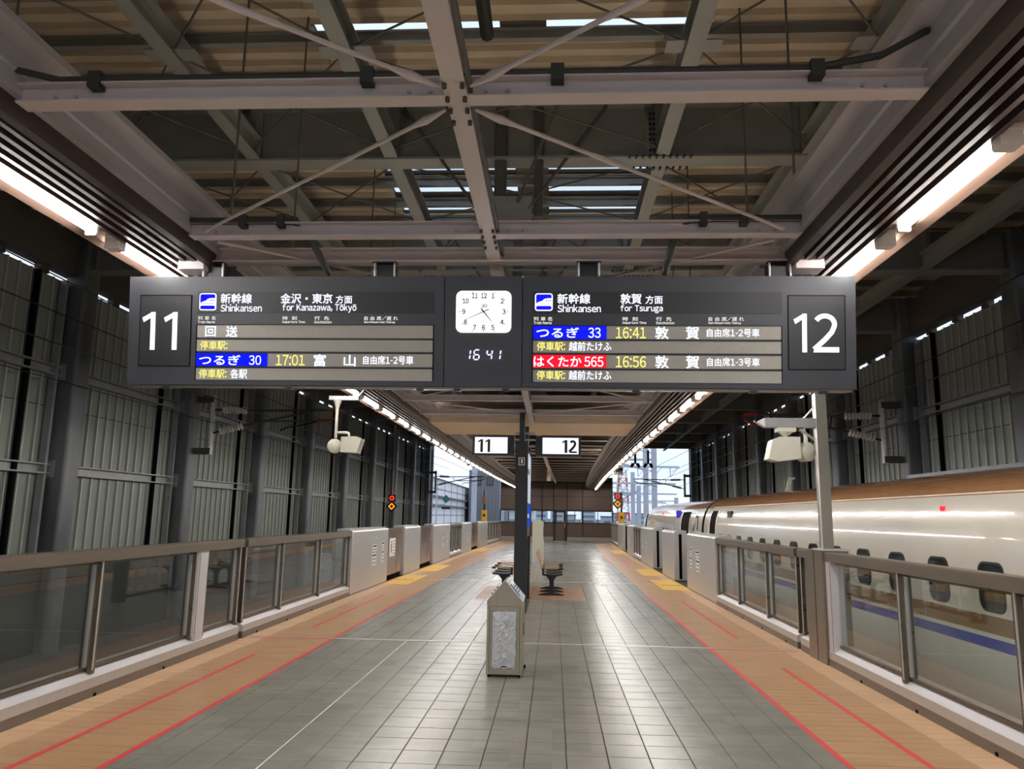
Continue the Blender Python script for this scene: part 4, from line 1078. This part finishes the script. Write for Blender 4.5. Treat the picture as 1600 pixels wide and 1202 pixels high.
signal(2.50, 31.8, 2.25, .30, 3.5, 'orange diamond and red ring signal hung from the louvre edge on the train side')

# ---- train at track 12
TC = C0+6.475
HW = [(-1.05, 1.50), (-1.0, 1.58), (-.5, 1.66), (.2, 1.69), (1.2, 1.69), (1.5, 1.667), (1.65, 1.645), (1.8, 1.605), (1.9, 1.565), (2.0, 1.51), (2.08, 1.445), (2.15, 1.36), (2.24, 1.18), (2.31, .92), (2.36, .6), (2.39, .3), (2.40, 0)]
def half_width(z):
    for (z0, w0), (z1, w1) in zip(HW[:-1], HW[1:]):
        if z0 <= z <= z1: return w0+(w1-w0)*(z-z0)/(z1-z0)
    return 0
def taper(y, y_n, x, z):
    if y <= y_n: return x, z
    t_ = min(1, (y-y_n)/9.5); return x*(1-.55*t_**2), -1.05+(z+1.05)*(1-.62*t_**1.4)
def skin(car, y0, y1, z0, z1, m, nm, y_n=999, both=True):
    zs = sorted(set([z0, z1]+[z for z, _ in HW if z0 < z < z1])); ny = max(4, int((y1-y0)/1.0)); mb = MB()
    for sd in (-1, 1):
        vs_ = []; fs_ = []; k = len(zs)
        for i in range(ny+1):
            y = y0+(y1-y0)*i/ny
            for z in zs:
                x, zz = taper(y, y_n, half_width(z), z); vs_.append((TC+sd*x, y, zz))
        for i in range(ny):
            for j in range(k-1):
                a = i*k+j; f = (a, a+k, a+k+1, a+1); fs_.append(f if sd < 0 else f[::-1])
        mb.add(vs_, fs_)
    return mb.build(nm, m, car, warp=True, smooth=True)
def car(name, y0, y1, label, y_n=999):
    c = thing(name, label, 'train', (0, 0, 0), warp=False, group='train cars at track 12')
    skin(c, y0, y1, -1.05, .48, M_IVORY, 'lower_body', y_n); skin(c, y0, y1, .48, .585, M_BLUEBAND, 'blue_band', y_n)
    skin(c, y0, y1, .585, .63, M_IVORY, 'band_gap', y_n); skin(c, y0, y1, .63, .80, M_GOLD, 'gold_band', y_n)
    skin(c, y0, y1, .80, 2.0, M_IVORY, 'upper_body', y_n); skin(c, y0, y1, 2.0, 2.40, M_COPPER, 'roof_skin', y_n)
    for ye in ((y0, y1) if y_n > 500 else (y0,)):
        pr = [(TC-w, z) for z, w in HW]+[(TC+w, z) for z, w in HW[::-1][1:]]
        e = .012 if ye == y0 else -.012
        mb = MB(); mb.add([(x, ye+e, z) for x, z in pr], [tuple(range(len(pr)))]); mb.build('end_wall', M_RUBBER, c, warp=True)
    return c
def window(c, y, w=.46, z0=.835, z1=1.325):
    x = TC-1.69
    pr = [(p, q) for p, q in rrect(y-w/2, y+w/2, z0, z1, .12, 5)]
    MB().prism(pr, x-.006, x+.02, 'x').build('window_frame', M_RUBBER, c, warp=True)
    pr = [(p, q) for p, q in rrect(y-w/2+.02, y+w/2-.02, z0+.02, z1-.02, .105, 5)]
    k = MB().prism(pr, x-.009, x+.0, 'x').build('window_pane', M_TRAINGLASS, c, warp=True)
    return k
nc = car('train_car', -9.0, 22.72, 'ivory train car with copper roof and row of windows behind the fence')
for k in range(-5, 13): window(nc, 7.94+1.04*k)
lc = car('lead_car', 23.05, 48.5, 'leading train car with tapering nose beyond the second open door', 38.5)
for k in range(8): window(lc, 28.6+1.04*k)
def train_door(c, y0, y1):
    x = TC-1.69
    zs = [.02, .6, 1.2, 1.5, 1.65, 1.8, 1.92]; mb = MB(); vs_ = []
    for z in zs:
        xx = TC-half_width(z)
        vs_ += [(xx-.008, y0, z), (xx-.008, y1, z)]
    mb.add(vs_, [(2*i, 2*i+1, 2*i+3, 2*i+2) for i in range(len(zs)-1)]); d = mb.build('doorway', M_SLOT, c, warp=True)  # flat black sheet: the dark inside the open door is painted
    for ya, yb in ((y0-.10, y0), (y1, y1+.10)):
        mb = MB(); vs_ = []
        for z in zs:
            xx = TC-half_width(z); vs_ += [(xx-.012, ya, z), (xx-.012, yb, z)]
        mb.add(vs_, [(2*i, 2*i+1, 2*i+3, 2*i+2) for i in range(len(zs)-1)]); mb.build('door_frame', M_SEAL, c, warp=True)
train_door(nc, 21.05, 21.85); train_door(lc, 25.3, 27.0); train_door(lc, 38.2, 38.9)
def side_mark(c, y0, y1, z0, z1, m, nm, lift=.014):
    x = TC-max(half_width(z0), half_width(z1)); return B(x-lift, x+.05, y0, y1, z0, z1).build(nm, m, c, warp=True)
side_mark(nc, 8.94, 9.0, 1.835, 1.885, E_TRAINRED, 'red_side_lamp', .02)
side_mark(nc, 19.3, 19.75, 1.74, 1.90, M_BLACK, 'destination_display', .01); side_mark(nc, 19.42, 19.55, 1.76, 1.88, E_GREEN, 'green_indicator', .013)
side_mark(lc, 27.5, 28.3, 1.72, 1.98, E_PURPLE, 'destination_display'); side_mark(lc, 32.3, 32.5, 1.84, 1.92, E_TRAINRED, 'red_side_lamp')
# swoosh emblem beside the lead car's door
x = TC-1.69-.012
mb = MB(); pts = [(23.75, 1.35), (23.72, 1.6), (23.9, 1.78), (24.1, 1.80), (24.2, 1.72)]
mb.tube([(TC-half_width(z)-.012, y, z) for y, z in pts], .012, 5); mb.build('emblem_arc', M_INK, lc, warp=True)
mb = MB(); mb.add([(x-.0, 24.35, 1.35), (x+.0, 24.75, 1.28), (x+.015, 23.95, 1.66)], [(0, 1, 2)]); mb.build('emblem_arrow', M_INK, lc, warp=True)

# gangway and roof kit
gw = MB(); pr = [(TC-w*.97, -1+(z+1.05)*.985) for z, w in HW]+[(TC+w*.97, -1+(z+1.05)*.985) for z, w in HW[::-1][1:]]
gw.prism(pr, 22.715, 23.045, 'y'); o = gw.build('gangway', M_RUBBER, nc, warp=True)
for z_, nm in ((2.02, 'roof_seam'),):
    MB().tube([(TC-half_width(z_)-.004, y_, z_) for y_ in range(-8, 23, 2)], .010, 5).build(nm, M_SEAL, nc, warp=True)
t = thing('roof_antenna', 'small white bent antenna on the train roof', 'antenna', (TC-.2, 19.4, 2.38))
MB().prism([(-.05, 0), (.05, 0), (.12, .32), (.2, .34), (.2, .38), (.06, .38)], 0, .06, 'y').build('blade', M_DEVICE, t)
rs = MB().prism([(TC+.55, 2.30), (TC+.9, 2.30), (TC+.9, 2.56), (TC+.55, 2.56)], -6, 14.5, 'y', 8).build('roof_fairing', mat('dark_blue_roof_kit', (46, 52, 78), .4), nc, warp=True)

# ================================================================ BEYOND THE STATION
bl = thing('warehouse', 'long white clad building with dark horizontal joints beyond track 11', 'building', (-17.5, 82, -1.3), warp=False)
B(-14, 0, 0, 104, 0, 8.2).build('cladding', M_BLDG, bl)
for z in (1.6, 2.9, 4.2, 5.5, 6.8): B(0, .10, 0, 104, z, z+.06).build('cladding_joint', M_BLDG2, bl)
for z in (4.2, 5.5): B(0, .5, 2, 86, z, z+.28).build('canopy_band', M_BLDG2, bl)
for y_ in range(0, 96, 8): B(0, .06, y_, y_+.06, 0, 8.2).build('vertical_joint', M_BLDG2, bl)
B(-14.2, .2, -.2, 104.2, 8.2, 8.4).build('parapet', M_BLDG2, bl); B(-6, -3, 40, 46, 8.4, 9.8).build('roof_unit', M_GIRT, bl)
ob = thing('office_block', 'grey ribbed office block with two small windows behind the white building', 'building', (-20, 150, -1.3), warp=False)
B(3.3, 10, 0, 24, 0, 11.8).build('facade', M_BLDG2, ob)
for x_ in (4.4, 6.8):
    f_ = B(x_, x_+1.3, -.12, 0, 8.8, 10.5).build('window', M_ENDFRAME, ob); B(x_+.12, x_+1.18, -.16, -.1, 8.95, 10.35).build('pane', M_TRAINGLASS, f_)
for k in range(9): B(3.4+k*.75, 3.5+k*.75, -.08, 0, 0, 11.8).build('facade_rib', M_BLDG2, ob)
sb = thing('striped_building', 'pale building with white ledges seen between the masts and end wall', 'building', (-13.5, 180, -1.3), warp=False)
B(0, 9, 0, 14, 0, 11.5).build('facade', M_BLDG, sb)
for z in (2, 4.2, 6.4, 8.6, 10.8): B(-.1, 9.2, -.4, 0, z, z+.35).build('ledge', M_WHITE, sb)
def mast(x, y, h, w, label, arms=()):
    t = thing('line_mast', label, 'mast', (x, y, -1.3), 'overhead line masts beyond the station', warp=False)
    B(-w/2, w/2, -w/2, w/2, 0, h).build('shaft', M_MAST, t)
    for z in range(2, int(h), 2): B(-w/2-.02, w/2+.02, -w/2-.02, w/2+.02, z, z+.08).build('band', M_MAST, t)
    for (z, l, d) in arms:
        B(*sorted((0, d*l)), -.1, .1, z, z+.22).build('arm', M_MAST, t); MB().tube([(0, 0, z-1.2), (d*l*.6, 0, z)], .06, 6).build('brace', M_MAST, t)
        for f in (.5, .95): MB().tube([(d*l*f, 0, z), (d*l*f, 0, z-.9)], .06, 6).build('dropper', M_MAST, t)
mast(-9.6, 92, 10.8, .6, 'thick pale mast in front of the white building', [(9.6, 2.5, 1)])
mast(-8.2, 122, 11.5, .65, 'pale mast between the white building and the end wall', [(9.0, 2.2, 1)])
mast(11.0, 84, 13.2, .55, 'tallest pale mast beyond the train', [(11.2, 9, -1), (9.2, 8, -1)])
mast(11.4, 95, 13.0, .6, 'second pale mast behind the tallest one beyond the train', [(10.0, 8, -1)])
mast(13.2, 128, 10.5, .65, 'shorter pale mast near the lead car nose', [(8.6, 12, -1), (6.6, 11, -1)])
mast(15.5, 140, 8.8, .75, 'short stout pale mast beside the lead car nose', [(7.4, 14, -1)])
mast(27.0, 170, 7.5, .8, 'lone far mast to the side of the train roof', [(6.6, 6, -1)])
for k, (x_, y_, z_) in enumerate(((6, 110, 8.8), (5, 126, 7.1), (5, 144, 6.0), (3, 165, 4.8))):
    t = thing('gantry_beam', '%s horizontal line gantry across the tracks beyond the end wall' % ['highest', 'second highest', 'third highest', 'lowest'][k], 'gantry', (x_, y_, z_), 'line gantries beyond the end wall', warp=False)
    B(0, 12+k*3, -.12, .12, 0, .28).build('beam', M_MAST, t)
    for q in range(5): MB().tube([(1.5+q*2.3, 0, 0), (1.5+q*2.3, 0, -1.3)], .07, 6).build('dropper', M_MAST, t); MB().tube([(1.5+q*2.3, 0, -1.3), (2.6+q*2.3, 0, .1)], .05, 6).build('brace', M_MAST, t)
t = thing('radio_tower', 'distant red and white lattice tower above the city', 'tower', (17.2, 190, -1.3), warp=False)
M_TR, M_TW = mat('tower_red', (206, 96, 92), .7), mat('tower_white', (226, 228, 232), .7)
for k in range(7):
    z0, z1 = k*2.1, (k+1)*2.1; w0, w1 = 1.6-.12*k, 1.6-.12*(k+1)
    mb = MB()
    for sx, sy in ((-1, -1), (1, -1), (1, 1), (-1, 1)): mb.tube([(sx*w0, sy*w0, z0), (sx*w1, sy*w1, z1)], .16, 5)
    mb.tube([(-w0, -w0, z0), (w1, -w1, z1)], .1, 4); mb.tube([(w0, -w0, z0), (-w1, -w1, z1)], .1, 4); mb.tube([(-w1, -w1, z1), (w1, -w1, z1)], .1, 4)
    mb.build('tower_section', M_TR if k % 2 else M_TW, t)
MB().tube([(0, 0, 14.7), (0, 0, 18)], .12, 5).build('antenna', M_MAST, t)
for k in range(13):
    x_ = -21+k*5.6+random.uniform(-.3, .3); y_ = random.uniform(240, 300); h_ = random.uniform(2.6, 6.2); w_ = random.uniform(3.4, 5.0)
    t = thing('city_block', 'small pale town building, %s of the distant skyline counted from the empty track' % ordinal(k+1), 'building', (x_, y_, -1.3), 'distant town skyline', warp=False)
    B(-w_/2, w_/2, 0, 8, 0, h_).build('block', M_CITY, t); B(-w_/2-.2, w_/2+.2, -.3, 8, h_, h_+.4).build('roof_edge', M_BLDG2, t)
    for q in range(3):
        if 1.8+q*1.7 < h_: B(-w_/2+.6, w_/2-.6, -.1, 0, 1+q*1.7, 1.8+q*1.7).build('window_band', M_BLDG2, t)
t = thing('wayside_sign', 'green diamond sign on a small post before the white building', 'sign', (-12.3, 80, -1.3), warp=False)
MB().tube([(0, 0, 0), (0, 0, 5.2)], .08, 6).build('post', M_MAST, t); B(0, .9, -.04, .04, 4.0, 4.1).build('arm', M_MAST, t)
M_GSIGN = mat('green_sign', (36, 104, 98), .5)
MB().prism([(.55, 4.6), (1.0, 4.15), (1.45, 4.6), (1.0, 5.05)], -.05, .05, 'y').build('diamond_plate', M_GSIGN, t); B(.55, 1.45, -.05, .05, 3.55, 3.8).build('lower_plate', M_INK, t)
